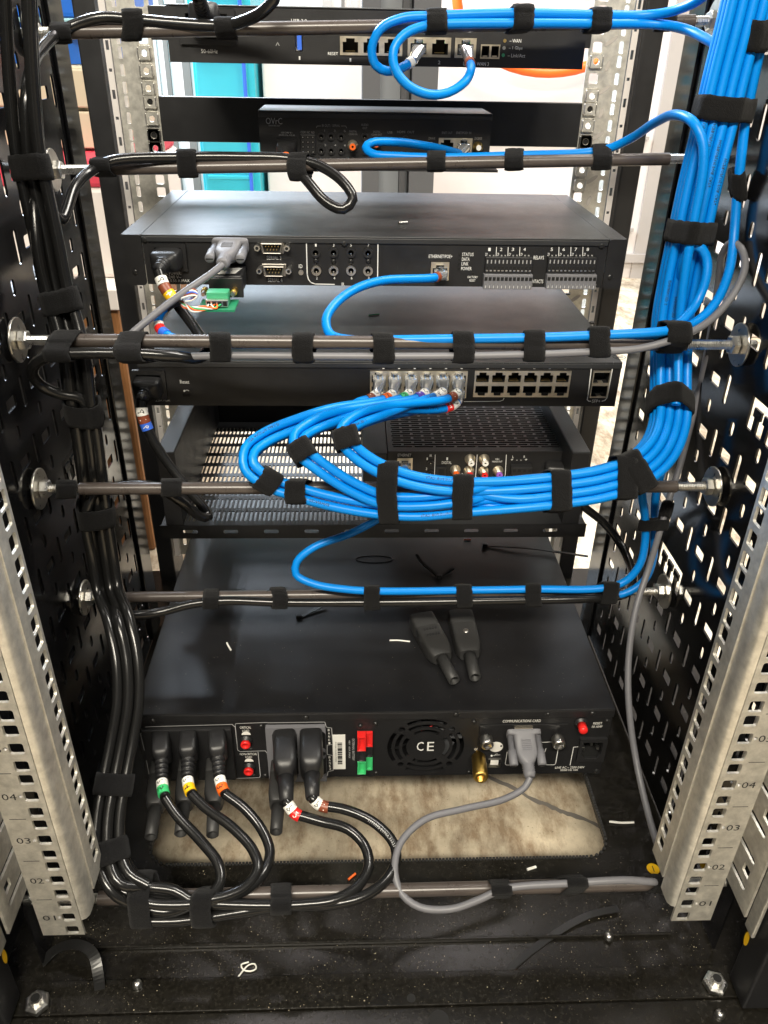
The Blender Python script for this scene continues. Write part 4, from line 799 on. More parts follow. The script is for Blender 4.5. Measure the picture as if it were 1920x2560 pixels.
for (u, v), g in zip(order, looms):
    k = cnt[g]; cnt[g] += 1; col = colof[g][k % 2]; top = k < 2
    tr = offset(TR, (u-1.5)*DIA, (v-1)*DIA*.92)
    lm = offset(LOOM[g], ((k % 2)-.5)*DIA*1.02*(1 if g != 'A' else 1.05), (k//2-.5)*DIA*.95)
    a, b = LBL[col]; row = 0 if top else 22
    jx, jy = XC[col], (944 if top else 977)
    e1 = P(a, b+row, Y=.643 if top else .648); e0 = P(a-30, b+row+9, Y=.634 if top else .640)
    pend = P(a+13, b+row-11, Y=.652)
    pts = tr+lm+[e0, e1, pend]
    lab = ('blue network cable with %s marker sleeve in the upper row of the switch' % NM[col]) if top else ('blue network cable with red marker sleeve in the lower row of the switch' if col == 5 else 'blue network cable plugged into the lower row of the switch')
    t, path = ethernet(lab, pts, 'blue cables of the switch bundle')
    L = seglen(path)[-1]
    rjplug(t, jx, jy, Ys, end=pend, up=1 if top else -1)
    mcol = COLS[col] if top else ('red' if col == 5 else 'wlabel')
    marker(t, path, BR, L-.0085, L-.0015, 'wlabel', 'D', 'ink', -1); marker(t, path, BR, L-.0155, L-.009, mcol, DIG[col] if top else '2', 'ink' if mcol in ('wlabel', 'orange', 'green') else 'wlabel', -1)
    if (u, v) in ((0, 0), (1, 0), (2, 0), (3, 0)):
        for sv, tx_ in ((.10, 'HCPROPLUS FOR CAT6'), (.22, 'ENHANCED 5'), (.52, 'HCPROPLUS FOR CAT6'), (.62, 'ENHANCED 5'), (.72, 'UTP ANSI/TIA 568.2-D')): onpath(t, path, sv+.012*u, tx_, .0022, BR, M['ink'], 1)
# router patch leads
for lab, jx, jy, pts in (('blue patch lead looping from the router to the upper line of the top bar', 1046, 120, [(1032, 152, .768), (1005, 169, .760), (968, 178, .752), (938, 162, .748), (930, 118, .746), (952, 72, .745), (1005, 46, .745), (1085, 40, .746), (1290, 33, .749), (1484, 37, .752), (1615, 38, .754), (1680, 28, .742), (1740, 4, .722), (1800, -45, .70)]),
                         ('blue patch lead looping below the router before joining the top bar', 1163, 121, [(1173, 152, .768), (1178, 172, .755), (1163, 204, .742), (1122, 231, .735), (1072, 236, .73), (1018, 212, .728), (986, 168, .73), (985, 122, .733), (1012, 86, .737), (1058, 66, .741), (1095, 61, .743), (1290, 58, .746), (1484, 59, .750), (1645, 61, .752), (1705, 71, .735), (1755, 92, .71), (1800, 125, .69), (1822, 200, .682), (1800, 300, .68)])):
    p = px(pts); t, path = ethernet(lab, p); rjplug(t, jx, jy, YR, end=p[0]); marker(t, path, BR, .001, .006, 'wlabel' if jx < 1100 else 'brown')
# hub patch lead
p = px([(1150, 385, .842), (1128, 378, .828), (1060, 364, .80), (985, 355, .786), (928, 357, .775), (914, 370, .766), (932, 385, .758), (1000, 391, .752), (1090, 394, .747), (1287, 389, .748), (1505, 376, .750), (1570, 350, .735), (1640, 305, .70), (1690, 287, .665), (1735, 308, .640), (1757, 358, .632), (1757, 430, .627), (1737, 540, .622), (1718, 650, .617), (1703, 760, .614), (1696, 870, .606), (1695, 960, .592), (1690, 1012, .582)])
t, path = ethernet('blue patch lead arching from the hub box to the right-hand trunk', p); rjplug(t, 1158, 364, YH, end=p[0])
# relay controller ethernet lead
p = px([(1097, 691, .700), (1082, 695, .694), (1040, 697, .688), (960, 701, .675), (890, 722, .655), (838, 760, .635), (815, 800, .620), (826, 836, .610), (880, 850, .600), (955, 850, .596), (1150, 847, .592), (1330, 844, .590), (1490, 838, .588), (1675, 826, .586), (1740, 805, .60), (1790, 755, .61), (1822, 680, .625), (1834, 600, .64), (1842, 500, .65), (1852, 400, .655), (1864, 300, .66), (1884, 200, .66), (1907, 90, .66), (1930, -30, .66)])
t, path = ethernet('blue network lead curling from the relay controller to the right side panel', p); rjplug(t, 1100, 680, Y3, end=p[0]); marker(t, path, BR, .001, .005, 'brown'); onpath(t, path, .16, 'HCPROPLUS', .002, BR, M['ink'], -1)
# amplifier lead under the shelf
p = px([(1012, 1172, .70), (1008, 1205, .66), (990, 1255, .64), (955, 1290, .635), (880, 1332, .63), (785, 1368, .622), (742, 1405, .616), (740, 1436, .611), (785, 1460, .606), (870, 1474, .604), (950, 1478, .606), (1156, 1476, .614), (1330, 1473, .612), (1510, 1470, .608), (1565, 1452, .608), (1600, 1410, .61), (1613, 1350, .612), (1612, 1290, .612), (1606, 1220, .608), (1640, 1140, .60), (1665, 1060, .61)])
t, path = ethernet('blue network lead from the amplifier looping over the battery backup', p); rjplug(t, 1012, 1163, Ya, end=p[0])
# a second blue strand beside it by the side panel
t, path = ethernet('blue network lead hanging behind the lowest loop beside the side panel', px([(1690, 1050, .63), (1660, 1160, .63), (1640, 1230, .63), (1636, 1330, .63), (1632, 1400, .625), (1610, 1452, .618), (1560, 1484, .615), (1480, 1490, .617)]))
# breakout lead and terminal adapter on the controller
ta = thing('terminal_adapter', 'black serial adapter with green screw terminal under the grey plug', 'adapter', (-.11, .69, .42))
x0, x1 = P(532, 690, Y=.70).x, P(612, 690, Y=.70).x; zt = .4385
mb = MB(); mb.box(x0+.003, x1, .680, Y3-.0005, .4235, zt, M['plastic']); build(mb, 'shell', ta, bevel=.0012)
mb = MB(); mb.box(x0, x1+.001, .676, .6795, .421, zt-.001, M['plastic']); build(mb, 'flange', ta, bevel=.0006)
mb = MB(); mb.plate([(x0+.006, .684), (x1-.006, .686), (x1-.002, .705), (x0+.010, .704)], [], .0002, xy(zt+.0003), M['wlabel']); build(mb, 'sticker', ta)
mb = MB(); mb.box(x0-.006, x1-.003, .645, .6755, .4180, .4196, M['pcb']); pc = build(mb, 'circuit_board', ta)
mb = MB(); mb.box(x0+.001, x1-.009, .655, .668, .4200, .4310, M['term']); tb = build(mb, 'screw_terminal', ta, bevel=.0005)
for k in range(4):
    x = lerp(x0+.001, x1-.009, (k+.5)/4); mb = MB(); mb.box(x-.0024, x+.0024, .6505, .6548, .4205, .4262, M['chrome']); mb.box(x-.0016, x+.0016, .6501, .6505, .4212, .4250, M['dark']); build(mb, 'wire_clamp', tb, bevel=.0003)
for x in (x0-.003, x1-.006):
    mb = MB(); mb.cyl((x, .676, .4275), (x, .6685, .4275), .0028, M['brass'], n=14); mb.cyl((x, .6685, .4275), (x, .662, .4275), .0018, M['chrome'], n=10); build(mb, 'jack_screw', ta)
p = px([(446, 750, .650), (418, 764, .648), (398, 788, .643), (397, 815, .637), (418, 838, .627), (460, 852, .614), (545, 858, .606), (760, 860, .604), (955, 860, .602), (1150, 858, .60), (1490, 848, .598), (1640, 836, .596), (1700, 806, .60), (1745, 750, .61), (1767, 685, .615), (1764, 638, .62), (1742, 614, .622), (1720, 628, .624), (1706, 672, .626), (1698, 740, .640), (1690, 820, .652), (1684, 900, .654), (1682, 960, .644)])
t, path = ethernet('blue lead with black shrink end and split cores feeding the green terminal', p)
mb = MB(); mb.tube(sub(path, 0, .013), BR*1.14, M['rubber'], 14); build(mb, 'shrink_tube', t); marker(t, path, BR, .027, .031, 'wlabel'); marker(t, path, BR, .031, .036, 'red'); marker(t, path, BR, .037, .043, 'mblue')
s = p[0]
for k, (m, tgt) in enumerate((('wlabel', 0), ('orange', 1), ('green', 2), ('wlabel', 0), ('orange', 1))):
    x = lerp(x0+.001, x1-.009, (tgt+.5)/4); e = Vector((x+.0006*k, .6500, .4228)); mid = P(478+8*k, 778-3*k, Y=.645); mb = MB(); mb.tube(spline([s, s+Vector((.004, -.001, -.0015*k)), mid, P(510+8*k, 775-k, Y=.645), e], .003), .0007, M[m], 6); build(mb, 'split_core', t)
for k, m in enumerate(('brown', 'wlabel', 'mblue', 'brown', 'wlabel')):
    c = [(448, 748), (458, 732+3*k), (480, 722+4*k), (492, 728+3*k), (482, 742+2*k), (462, 754)]; mb = MB(); mb.tube(spline([P(a, b, Y=.648-.0012*k) for a, b in c], .002), .0007, M[m], 6); build(mb, 'folded_core', t)
# grey serial lead
GR = .0030
p = px([(556, 662, .668), (530, 683, .660), (450, 738, .645), (385, 788, .63), (325, 838, .617), (303, 862, .61), (320, 885, .60), (380, 893, .595), (560, 889, .592), (760, 890, .59), (955, 891, .588), (1153, 890, .585), (1330, 886, .583), (1490, 879, .582), (1600, 871, .582), (1690, 846, .583), (1770, 805, .594), (1830, 740, .606), (1862, 670, .618), (1852, 620, .632), (1828, 607, .642), (1806, 635, .652), (1797, 700, .660), (1787, 770, .662), (1772, 860, .66), (1752, 960, .655), (1722, 1080, .645), (1698, 1170, .635), (1672, 1250, .622), (1652, 1320, .61), (1622, 1420, .60), (1590, 1520, .580), (1572, 1640, .556), (1572, 1760, .53), (1590, 1900, .50), (1622, 2040, .46), (1650, 2130, .43), (1676, 2185, .41), (1655, 2204, .394), (1560, 2200, .389), (1423, 2208, .389), (1260, 2222, .389), (1200, 2248, .386), (1130, 2272, .384), (1050, 2268, .386), (1005, 2235, .396), (987, 2180, .41), (1000, 2110, .43), (1060, 2050, .448), (1160, 2022, .458), (1260, 1998, .468), (1312, 1968, .476), (1325, 1944, .482)])
path = spline(p); gt = thing('serial_cable', 'long grey serial cable joining the relay controller and the battery backup', 'cable', p[0]); cable(gt, path, GR, 'grey')
def hood(t, a, e, wide):
    d = e-a; L = d.length; mb = MB(); u = Vector((0, 0, 1)); dn = d.normalized()
    mb.loft(a, d, u, [(0, .0155, .0062, 7), (.004, .0155, .0062, 7), (.0045, .0100, .0058, 5), (L*.52, .0095, .0062, 5), (L*.66, .0070, .0056, 3), (L*.72, .0052, .0050, 2)], M['greyplug'], 28); o = build(mb, 'connector_hood', t)
    mb = MB(); mb.prof(a+d*.66, e, [(0, .0052)]+[(k*.0022+.001*j, .0058 if j % 2 else .0047) for k in range(int(L*.30/.0022)) for j in range(2)]+[(L*.33, .0045), (L*.34, .0033)], M['greyplug'], 18); build(mb, 'ribbed_boot', o)
    side = dn.cross(u).normalized()
    for s in (-1, 1):
        q = a+side*s*.0128; mb = MB(); mb.prof(q+dn*.0045, q+dn, [(0, .0030), (L*.30, .0030), (L*.31, .0040), (L*.62, .0040), (L*.64, .0034)], M['greyplug'], 16); f = q+dn*(.0045+L*.641); mb.box(f.x-.0030, f.x+.0030, f.y-.0003, f.y+.0003, f.z-.0004, f.z+.0004, M['dark']); build(mb, 'thumb_screw', o)
    mb = MB(); cu_ = a+dn*(L*.30)+u*.0063
    for k in range(6): q = cu_+dn*(k*.0018); mb.box(q.x-.0045, q.x+.0045, q.y-.0004, q.y+.0004, q.z-.0006, q.z+.0004, M['greyplug'])
    build(mb, 'grip_rib', o); return o
hood(gt, P(577, 611, Y=Y3-.002), p[0], 1); hood(gt, P(1308, 1829, Y=Yc-.008), p[-1], 1)
a = P(1308, 1827, Y=Yc); mb = MB(); mb.box(a.x-.0085, a.x+.0085, Yc-.008, Yc, a.z-.004, a.z+.004, M['tin']); build(mb, 'shell', gt)
# power cords
CR = .0044
LB = px([(430, 2256, .387), (360, 2246, .388), (302, 2212, .395), (270, 2150, .41), (263, 2060, .432), (276, 1960, .457), (297, 1850, .482), (313, 1750, .502), (310, 1650, .522), (290, 1550, .546), (265, 1480, .572), (250, 1390, .585), (234, 1285, .588), (222, 1200, .590), (206, 1080, .592), (191, 1000, .594), (178, 900, .60), (160, 820, .61), (130, 720, .62), (106, 600, .625), (80, 480, .63), (58, 380, .632), (44, 250, .634), (34, 100, .635), (26, -70, .635)])
def iec(t, a, e, hw, hh, up=(0, 0, 1), name='plug', ribs=True, tube=.0052, bl=.55):
    d = e-a; L = d.length; dn = d.normalized(); mb = MB()
    mb.loft(a, d, up, [(0, hw*.96, hh*.96, 6), (.001, hw, hh, 6), (L*bl*.78, hw, hh, 6), (L*bl*.92, hw*.86, hh*.86, 4.5), (L*bl, hw*.62, hh*.62, 3), (L*bl+.001, tube*1.15, tube*1.15, 2)], M['plastic'], 32); o = build(mb, name, t)
    mb = MB(); pr_ = [(0, tube*1.15)]
    if ribs:
        n = max(3, int(L*(1-bl)/.0045))
        for k in range(n): s = L*(1-bl)*k/n; w_ = L*(1-bl)/n; q = tube*(1.2-.25*k/n); pr_ += [(s+.0002, q), (s+w_*.62, q), (s+w_*.66, q*.74), (s+w_*.98, q*.74)]
    pr_ += [(L*(1-bl), tube*.9)]; mb.prof(a+dn*L*bl, e, pr_, M['plastic'], 16); build(mb, 'strain_relief', o); return o
offs = [(-.5, -.85), (.5, -.85), (-.5, .12), (.5, .12), (0, 1.0)]
CORDS = [
 ('black power cord with green marker feeding the amplifier', [(413, 1995, .466), (440, 2035, .455), (500, 2100, .436), (545, 2158, .416), (552, 2202, .403), (528, 2236, .393), (485, 2252, .388)], 10,
  [(285, 1524, .58), (332, 1538, .588), (400, 1530, .597), (480, 1510, .603), (560, 1502, .606), (697, 1506, .607), (930, 1506, .608), (1156, 1503, .606), (1330, 1500, .606), (1510, 1494, .608), (1570, 1480, .63), (1582, 1440, .66), (1557, 1370, .70), (1512, 1310, .715), (1470, 1275, .715), (1425, 1240, .712), (1395, 1205, .708)],
  [('wlabel', 'P'), ('green', '5')], [], (404, 1848), (404, 1950, .485)),
 ('black power cord with yellow marker feeding the network switch', [(479, 1985, .470), (515, 2020, .459), (580, 2068, .443), (632, 2125, .426), (645, 2172, .411), (617, 2214, .399), (562, 2240, .391), (500, 2252, .387)], 13,
  [(236, 1232, .588), (268, 1222, .600), (330, 1213, .602), (395, 1219, .602), (450, 1252, .602), (500, 1290, .612), (520, 1292, .62), (508, 1268, .625), (472, 1225, .63), (425, 1165, .637), (385, 1105, .642), (364, 1060, .646), (355, 1030, .648), (354, 1002, .652)],
  [('wlabel', 'P'), ('yellow', '4')], [('mblue', '9'), ('brown', '1'), ('wlabel', 'P')], (473, 1843), (468, 1945, .487)),
 ('black power cord with orange marker feeding the relay controller', [(563, 1985, .470), (610, 2020, .460), (655, 2075, .445), (675, 2130, .428), (657, 2185, .409), (612, 2225, .397), (545, 2250, .389)], 16,
  [(150, 985, .592), (104, 965, .588), (82, 936, .582), (92, 906, .577), (130, 888, .576), (172, 884, .577), (340, 884, .58), (440, 891, .586), (498, 895, .600), (519, 876, .612), (507, 850, .63), (472, 800, .652), (436, 752, .664), (410, 715, .670), (396, 678, .677)],
  [('wlabel', 'P'), ('orange', '3')], [('yellow', '4'), ('brown', None), ('wlabel', 'P')], (543, 1841), (548, 1942, .487)),
 ('black power cord with red marker feeding the hub box', [(741, 2036, .455), (800, 2053, .450), (870, 2073, .442), (912, 2115, .430), (922, 2165, .414), (895, 2215, .399), (840, 2248, .389), (760, 2260, .386), (600, 2262, .386)], 20,
  [(92, 478, .645), (125, 522, .655), (153, 551, .664), (165, 530, .672), (186, 470, .692), (226, 428, .714), (282, 402, .725), (470, 393, .738), (600, 393, .741), (720, 397, .742), (800, 415, .735), (862, 460, .722), (882, 498, .715), (858, 523, .711), (815, 505, .716), (770, 455, .727), (738, 418, .74), (718, 398, .77), (713, 392, .80)],
  [('wlabel', 'P'), ('red', '2')], [('orange', None)], (712, 1850), (716, 2005, .462)),
 ('black power cord with brown marker feeding the router', [(801, 2013, .462), (870, 2026, .457), (940, 2060, .447), (985, 2110, .432), (990, 2152, .42), (965, 2200, .404), (910, 2240, .392), (830, 2260, .387), (700, 2266, .386)], 22,
  [(66, 250, .645), (76, 182, .660), (100, 128, .700), (155, 78, .738), (250, 45, .744), (340, 50, .745), (430, 58, .745), (566, 64, .742), (612, 52, .735), (662, 25, .725), (690, -15, .722), (660, -60, .72), (590, -70, .725), (520, -50, .735), (495, -10, .745)],
  [('wlabel', 'P'), ('brown', '1')], [('red', None)], (778, 1848), (781, 1995, .465))]
for i, (lab, up_, nlb, dev, mk, mk2, pp, pe) in enumerate(CORDS):
    u, v = offs[i]; lb = (offset(LB, (-1.0, 1.0, 0, .1, 1.9)[i]*CR*2, (.2, .3, -.4, .5, .3)[i]*CR*2)[:2]+offset(LB, u*CR*2, v*CR*2)[2:])[:nlb]; p = px(up_)+lb+px(dev); path = spline(p); t = thing('power_cord', lab, 'power cord', p[0], 'black power cords'); cable(t, path, CR, 'cord', 12)
    a, e = P(*pp, Y=YU-.004), P(*pe[:2], Y=pe[2])
    if i < 3: iec(t, a, e, .0080, .0120, name='plug')
    else: iec(t, a, e, .0105, .0165, ribs=False, tube=.0066, bl=.62)
    s = 0
    L0 = (p[0]-e).length; mb = MB(); mb.tube(spline([e-(e-a).normalized()*.004, e, p[0]], .002), CR, M['cord'], 12); build(mb, 'cord_neck', t)
    full = spline([e, p[0]]+p[1:4], .003)
    for m, tx_ in mk: marker(t, full, CR, s+.002, s+.0092, m, tx_, 'ink' if m in ('wlabel', 'yellow', 'orange', 'green') else 'wlabel', 1); s += .0076
    L = seglen(path)[-1]; s = 0
    for m, tx_ in mk2: marker(t, path, CR, L-.026+s, L-.0195+s, m, tx_, 'ink' if m == 'wlabel' else 'wlabel'); s += .0068
    if i == 0: iec(t, P(1390, 1172, Y=Ya-.0003), p[-1], .0125, .0095, ribs=True)
    if i == 1: iec(t, P(375, 962, Y=Ys-.001), p[-1]+Vector((0, 0, .001)), .0122, .0092)
    if i == 2: iec(t, P(423, 643, Y=Y3-.001), p[-1]+Vector((0, .0, .001)), .0122, .0085)
    if i == 3: iec(t, P(718, 369, Y=YH-.001), p[-1], .0095, .0070)
    if i == 4: iec(t, P(518, 66, Y=YR-.001), p[-1], .0122, .0095)
    if i == 4: onpath(t, path, .06, '1160V17 5060V 39971', .0025, CR, M['line'], 1)
for i, (u, v) in enumerate(((-1.35, -.2), (-1.0, .95), (.95, .95))):
    q = offset(LB, u*CR*2, v*CR*2); q = q[1:]; path = spline(q); t = thing('power_cord', ('black power cord rising behind the marked cords to the top of the rack', 'black power cord climbing in the bundle from the lowest bar behind the red-marked cord', 'black power cord climbing nearest the side panel from the lowest bar')[i], 'power cord', q[0], 'black power cords'); cable(t, path, CR, 'cord', 12)
# unused rewirable connectors pushed into the lower outlets
def rewire(name, lab, a, e, hw, hh, up, group=None, bl=.60, tube=.0056):
    d = e-a; L = d.length; dn = d.normalized(); t = thing(name, lab, 'connector', a, group); mb = MB()
    mb.loft(a, d, up, [(0, hw*.97, hh*.97, 7), (.0008, hw, hh, 7), (L*bl*.32, hw, hh, 7), (L*bl*.33, hw*.975, hh*.975, 7), (L*bl*.34, hw, hh, 7), (L*bl*.8, hw*.97, hh*.97, 6), (L*bl*.95, hw*.86, hh*.86, 4), (L*bl, hw*.74, hh*.74, 3.2)], M['rubber'], 36); o = build(mb, 'housing', t)
    mb = MB(); mb.prof(a+dn*L*bl*.96, e, [(0, tube*1.1), (L*.18, tube), (L*(1-bl*.96), tube*.96), (L*(1-bl*.96)+.0002, tube*.72), (L*(1-bl*.96)-.008, tube*.66)], M['rubber'], 22); mb.cyl(e-dn*.0082, e-dn*.0078, tube*.7, M['dark']); build(mb, 'cord_sleeve', t)
    return t, o
for a, e, g in (((404, 1918), (377, 2093, .452), 'beneath the cord with the green marker'), ((473, 1914), (451, 2084, .453), 'beneath the cord with the yellow marker'), ((540, 1912), (531, 2087, .452), 'beneath the cord with the orange marker'), ((704, 1918), (690, 2080, .455), 'beneath the cord with the red marker')):
    rewire('rewirable_connector', 'black rewirable connector with an empty cord sleeve '+g, P(*a, Y=YU-.005), P(*e[:2], Y=e[2]), .0085 if a[0] < 600 else .0095, .0115, (0, 0, 1), bl=.62)
for a, e, lab, scr in (((1052, 1548), (1136, 1702), 'loose black connector lying on the battery backup beside the twin with a screw', 0), ((1150, 1540), (1188, 1694), 'loose black connector with a visible screw lying on the battery backup', 1)):
    A, E = P(*a, Z=uz1+.0098), P(*e, Z=uz1+.0075)
    t, o = rewire('loose_connector', lab, A, E, .0128 if 1 else 0, .0092, (0, 0, 1), bl=.66, tube=.0058)
    d = (E-A).normalized(); top = Vector((0, 0, 1)); top = (top-d*top.dot(d)).normalized()
    if scr: q = A+d*.034+top*.0091; mb = MB(); mb.prof(q-top*.0006, q+top, [(0, .0030), (.0010, .0030), (.0013, .0022)], M['chrome'], 16); build(mb, 'screw', o)
    else:
        mb = MB()
        for r_ in range(2):
            for k in range(5): q = A+d*(.026+.009*r_)+top*.0091+d.cross(top)*((k-2)*.003); mb.box(q.x-.0010, q.x+.0010, q.y-.0016, q.y+.0016, q.z-.0004, q.z+.0003, M['plastic'])
        build(mb, 'moulded_marks', o)

# ================================================================== HOOK-AND-LOOP STRAPS
def hull2(pts):
    pts = sorted(pts); lo, up = [], []
    for p in pts:
        while len(lo) > 1 and (lo[-1][0]-lo[-2][0])*(p[1]-lo[-2][1])-(lo[-1][1]-lo[-2][1])*(p[0]-lo[-2][0]) <= 0: lo.pop()
        lo.append(p)
    for p in reversed(pts):
        while len(up) > 1 and (up[-1][0]-up[-2][0])*(p[1]-up[-2][1])-(up[-1][1]-up[-2][1])*(p[0]-up[-2][0]) <= 0: up.pop()
        up.append(p)
    return lo[:-1]+up[:-1]
def strap(c, T, label, group, rad=.017, w=.0165, extra=(), tail=True):
    T = T.normalized(); a = (Vector((0, -.8, .6))-T*Vector((0, -.8, .6)).dot(T)).normalized(); b = T.cross(a); cir = [(q, r) for q, r in extra]
    for path, r in CAB:
        best = None
        for p, q in zip(path, path[1:]):
            s0, s1 = (p-c).dot(T), (q-c).dot(T)
            if s0*s1 <= 0 and s0 != s1:
                x = p.lerp(q, s0/(s0-s1)); dd = (x-c).length
                if dd < rad: cir.append((x, r))
    pts = []
    for q, r in cir:
        v2 = ((q-c).dot(a), (q-c).dot(b)); pts += [(v2[0]+(r+.0004)*math.cos(2*math.pi*k/20), v2[1]+(r+.0004)*math.sin(2*math.pi*k/20)) for k in range(20)]
    if not pts: return None
    H = hull2(pts); H.append(H[0]); S = [0]
    for p, q in zip(H, H[1:]): S.append(S[-1]+math.hypot(q[0]-p[0], q[1]-p[1]))
    n = 60; ring = []; j = 0
    for k in range(n):
        s = S[-1]*k/n
        while S[j+1] < s: j += 1
        f = (s-S[j])/max(S[j+1]-S[j], 1e-9); ring.append((H[j][0]+(H[j+1][0]-H[j][0])*f, H[j][1]+(H[j+1][1]-H[j][1])*f))
    cx = sum(p[0] for p in ring)/n; cy = sum(p[1] for p in ring)/n; mb = MB(); sd = random.random()*50; tilt = random.uniform(-.0016, .0016); rows = 6; vs = []; k0 = random.randrange(n)
    for k in range(n):
        x, y = ring[k]; dx, dy = x-cx, y-cy; l = math.hypot(dx, dy) or 1; dx /= l; dy /= l
        for i in range(rows+2):
            inner = i in (0, rows+1); e = -.5 if i <= 1 else .5 if i >= rows else -.5+(i-1)/(rows-1)
            nz = noise.noise(Vector((x*900+sd, y*900, e*9)))
            th = .0003 if inner else .0019+.0005*nz+(.0010 if (tail and (k-k0) % n < 18) else 0)-(.0005 if i in (1, rows) else 0)
            ax = e*w*(1+.07*noise.noise(Vector((k*.35+sd, e*3, 0)))+.05*noise.noise(Vector((k*1.7+sd, e*7, 5))))+tilt*math.cos(2*math.pi*k/n)*2
            vs.append(c+a*(x+dx*th)+b*(y+dy*th)+T*ax)
    m = rows+2; mb.add(vs, [(k*m+i, k*m+i+1, ((k+1) % n)*m+i+1, ((k+1) % n)*m+i) for k in range(n) for i in range(m-1)]+[(k*m+m-1, k*m, ((k+1) % n)*m, ((k+1) % n)*m+m-1) for k in range(n)], M['fuzz'], True)
    return build(mb, 'cable_strap', label=label, cat='strap', group=group)
def bstrap(i, xs, label, group, rad=.017, w=.0160):
    a, b, tx = BARS[i]
    for x in xs: c = lerp(a, b, tx(x)); strap(c, b-a, label, group, rad, w, [(c, .0051)])
bstrap(0, (155, 332, 566), 'black fabric strap holding a power cord to the bar in front of the router', 'straps on the router bar, cord side', .022)
bstrap(0, (1086, 1292, 1484, 1660), 'black fabric strap holding two blue cables to the bar in front of the router', 'straps on the router bar, blue side', .022)
bstrap(1, (267, 470, 750), 'black fabric strap holding a power cord to the bar below the hub box', 'straps on the hub bar, cord side', .024)
bstrap(1, (1092, 1287, 1505), 'black fabric strap holding a blue cable to the bar below the hub box', 'straps on the hub bar, blue side', .02)
bstrap(2, (168, 340), 'black fabric strap holding a power cord to the bar above the network switch', 'straps on the switch bar, cord side', .021, .019)
bstrap(2, (545, 760), 'black fabric strap holding only grey and hidden leads to the bar above the network switch', 'straps on the switch bar, middle', .021)
bstrap(2, (955, 1153, 1330, 1490), 'black fabric strap holding blue and grey cables to the bar above the network switch', 'straps on the switch bar, blue side', .021)
bstrap(2, (1675,), 'black fabric strap tying the switch bar to the blue trunk', None, .024, .019)
bstrap(3, (165,), 'loose black fabric strap on bare thread of the bar carrying the blue bundle', None, .02)
bstrap(3, (428,), 'black fabric strap holding a power cord to the bar carrying the blue bundle', None, .024)
bstrap(3, (750,), 'black fabric strap tying the leftmost blue loom to its bar', None, .030)
bstrap(3, (970, 1148, 1365, 1525), 'wide black fabric strap round the thick blue bundle and its bar', 'straps on the blue bundle', .045)
bstrap(4, (262,), 'black fabric strap on the thread of the bar over the battery backup', None, .03)
bstrap(4, (530, 697), 'black fabric strap holding a power cord to the bar over the battery backup', 'straps on the backup bar, cord side', .02, .0145)
bstrap(4, (930, 1156, 1330, 1510), 'black fabric strap holding blue and black leads to the bar over the battery backup', 'straps on the backup bar, blue side', .02, .0150)
bstrap(5, (370, 523, 705), 'black fabric strap holding several power cords to the lowest bar', 'straps on the lowest bar, cord side', .024, .0165)
bstrap(5, (1245, 1423, 1640), 'black fabric strap holding the grey serial cable to the lowest bar', 'straps on the lowest bar, grey side', .03, .0165)
def fstrap(x, y, Y, T, label, rad, w=.0165, group=None): return strap(P(x, y, Y=Y), Vector(T), label, group, rad, w)
def near(pts, c): return min(range(len(pts)), key=lambda i: (pts[i]-c).length)
trp = spline(TR); lbp = spline(LB)
for (y_, x_, Y_, lab) in ((278, 1795, .657, 'black fabric strap round the blue trunk beside the router and hub box'), (588, 1722, .642, 'black fabric strap round the blue trunk beside the relay controller'), (1015, 1674, .598, 'black fabric strap round the blue trunk where it starts to bend'), (1165, 1590, .558, 'black fabric strap at the bend of the blue trunk onto its bar')):
    c = P(x_, y_, Y=Y_); k = near(trp, c); strap(trp[k], trp[min(k+2, len(trp)-1)]-trp[k-2], lab, None, .024, .0165)
for (y_, x_, Y_, lab) in ((430, 68, .631, 'black fabric strap round the power cords beside the hub box'), (755, 140, .618, 'black fabric strap round the power cords beside the relay controller'), (1030, 197, .593, 'black fabric strap round the power cords beside the network switch'), (1285, 234, .588, 'black fabric strap round the power cords beside the vented shelf'), (1955, 277, .456, 'black fabric strap round the power cords beside the outlets'), (2135, 268, .413, 'black fabric strap round the power cords above the rack floor')):
    c = P(x_, y_, Y=Y_); k = near(lbp, c); strap(lbp[k], lbp[min(k+2, len(lbp)-1)]-lbp[k-2], lab, None, .024, .0175)
for g, xy_, lab in (('A', (665, 1196, .556), 'black fabric strap round the leftmost blue loom'), ('B', (750, 1122, .558), 'black fabric strap at the turn of the middle blue loom'), ('C', (866, 1098, .557), 'black fabric strap at the turn of the loom nearest the amplifier')):
    q = spline(LOOM[g]); k = near(q, P(*xy_[:2], Y=xy_[2])); strap(q[k], q[k+2]-q[k-2], lab, None, .0145, .0165)
c = P(1857, 457, Y=.652); strap(c, P(1852, 400, Y=.655)-P(1862, 500, Y=.65), 'black fabric strap round the single blue lead by the side panel', None, .012, .02)
c = P(1908, 85, Y=.66); strap(c, P(1900, 120, Y=.66)-P(1912, 60, Y=.66), 'black fabric strap on the single blue lead beside the router bar', None, .012, .02)
c = P(1612, 1310, Y=.612); strap(c, Vector((.05, .1, 1)), 'black fabric strap on the blue lead hanging below the trunk', None, .022, .011)
c = P(1664, 1275, Y=.617); strap(c, P(1652, 1320, Y=.61)-P(1672, 1250, Y=.622), 'black fabric strap on the grey serial cable below the trunk', None, .010, .015)

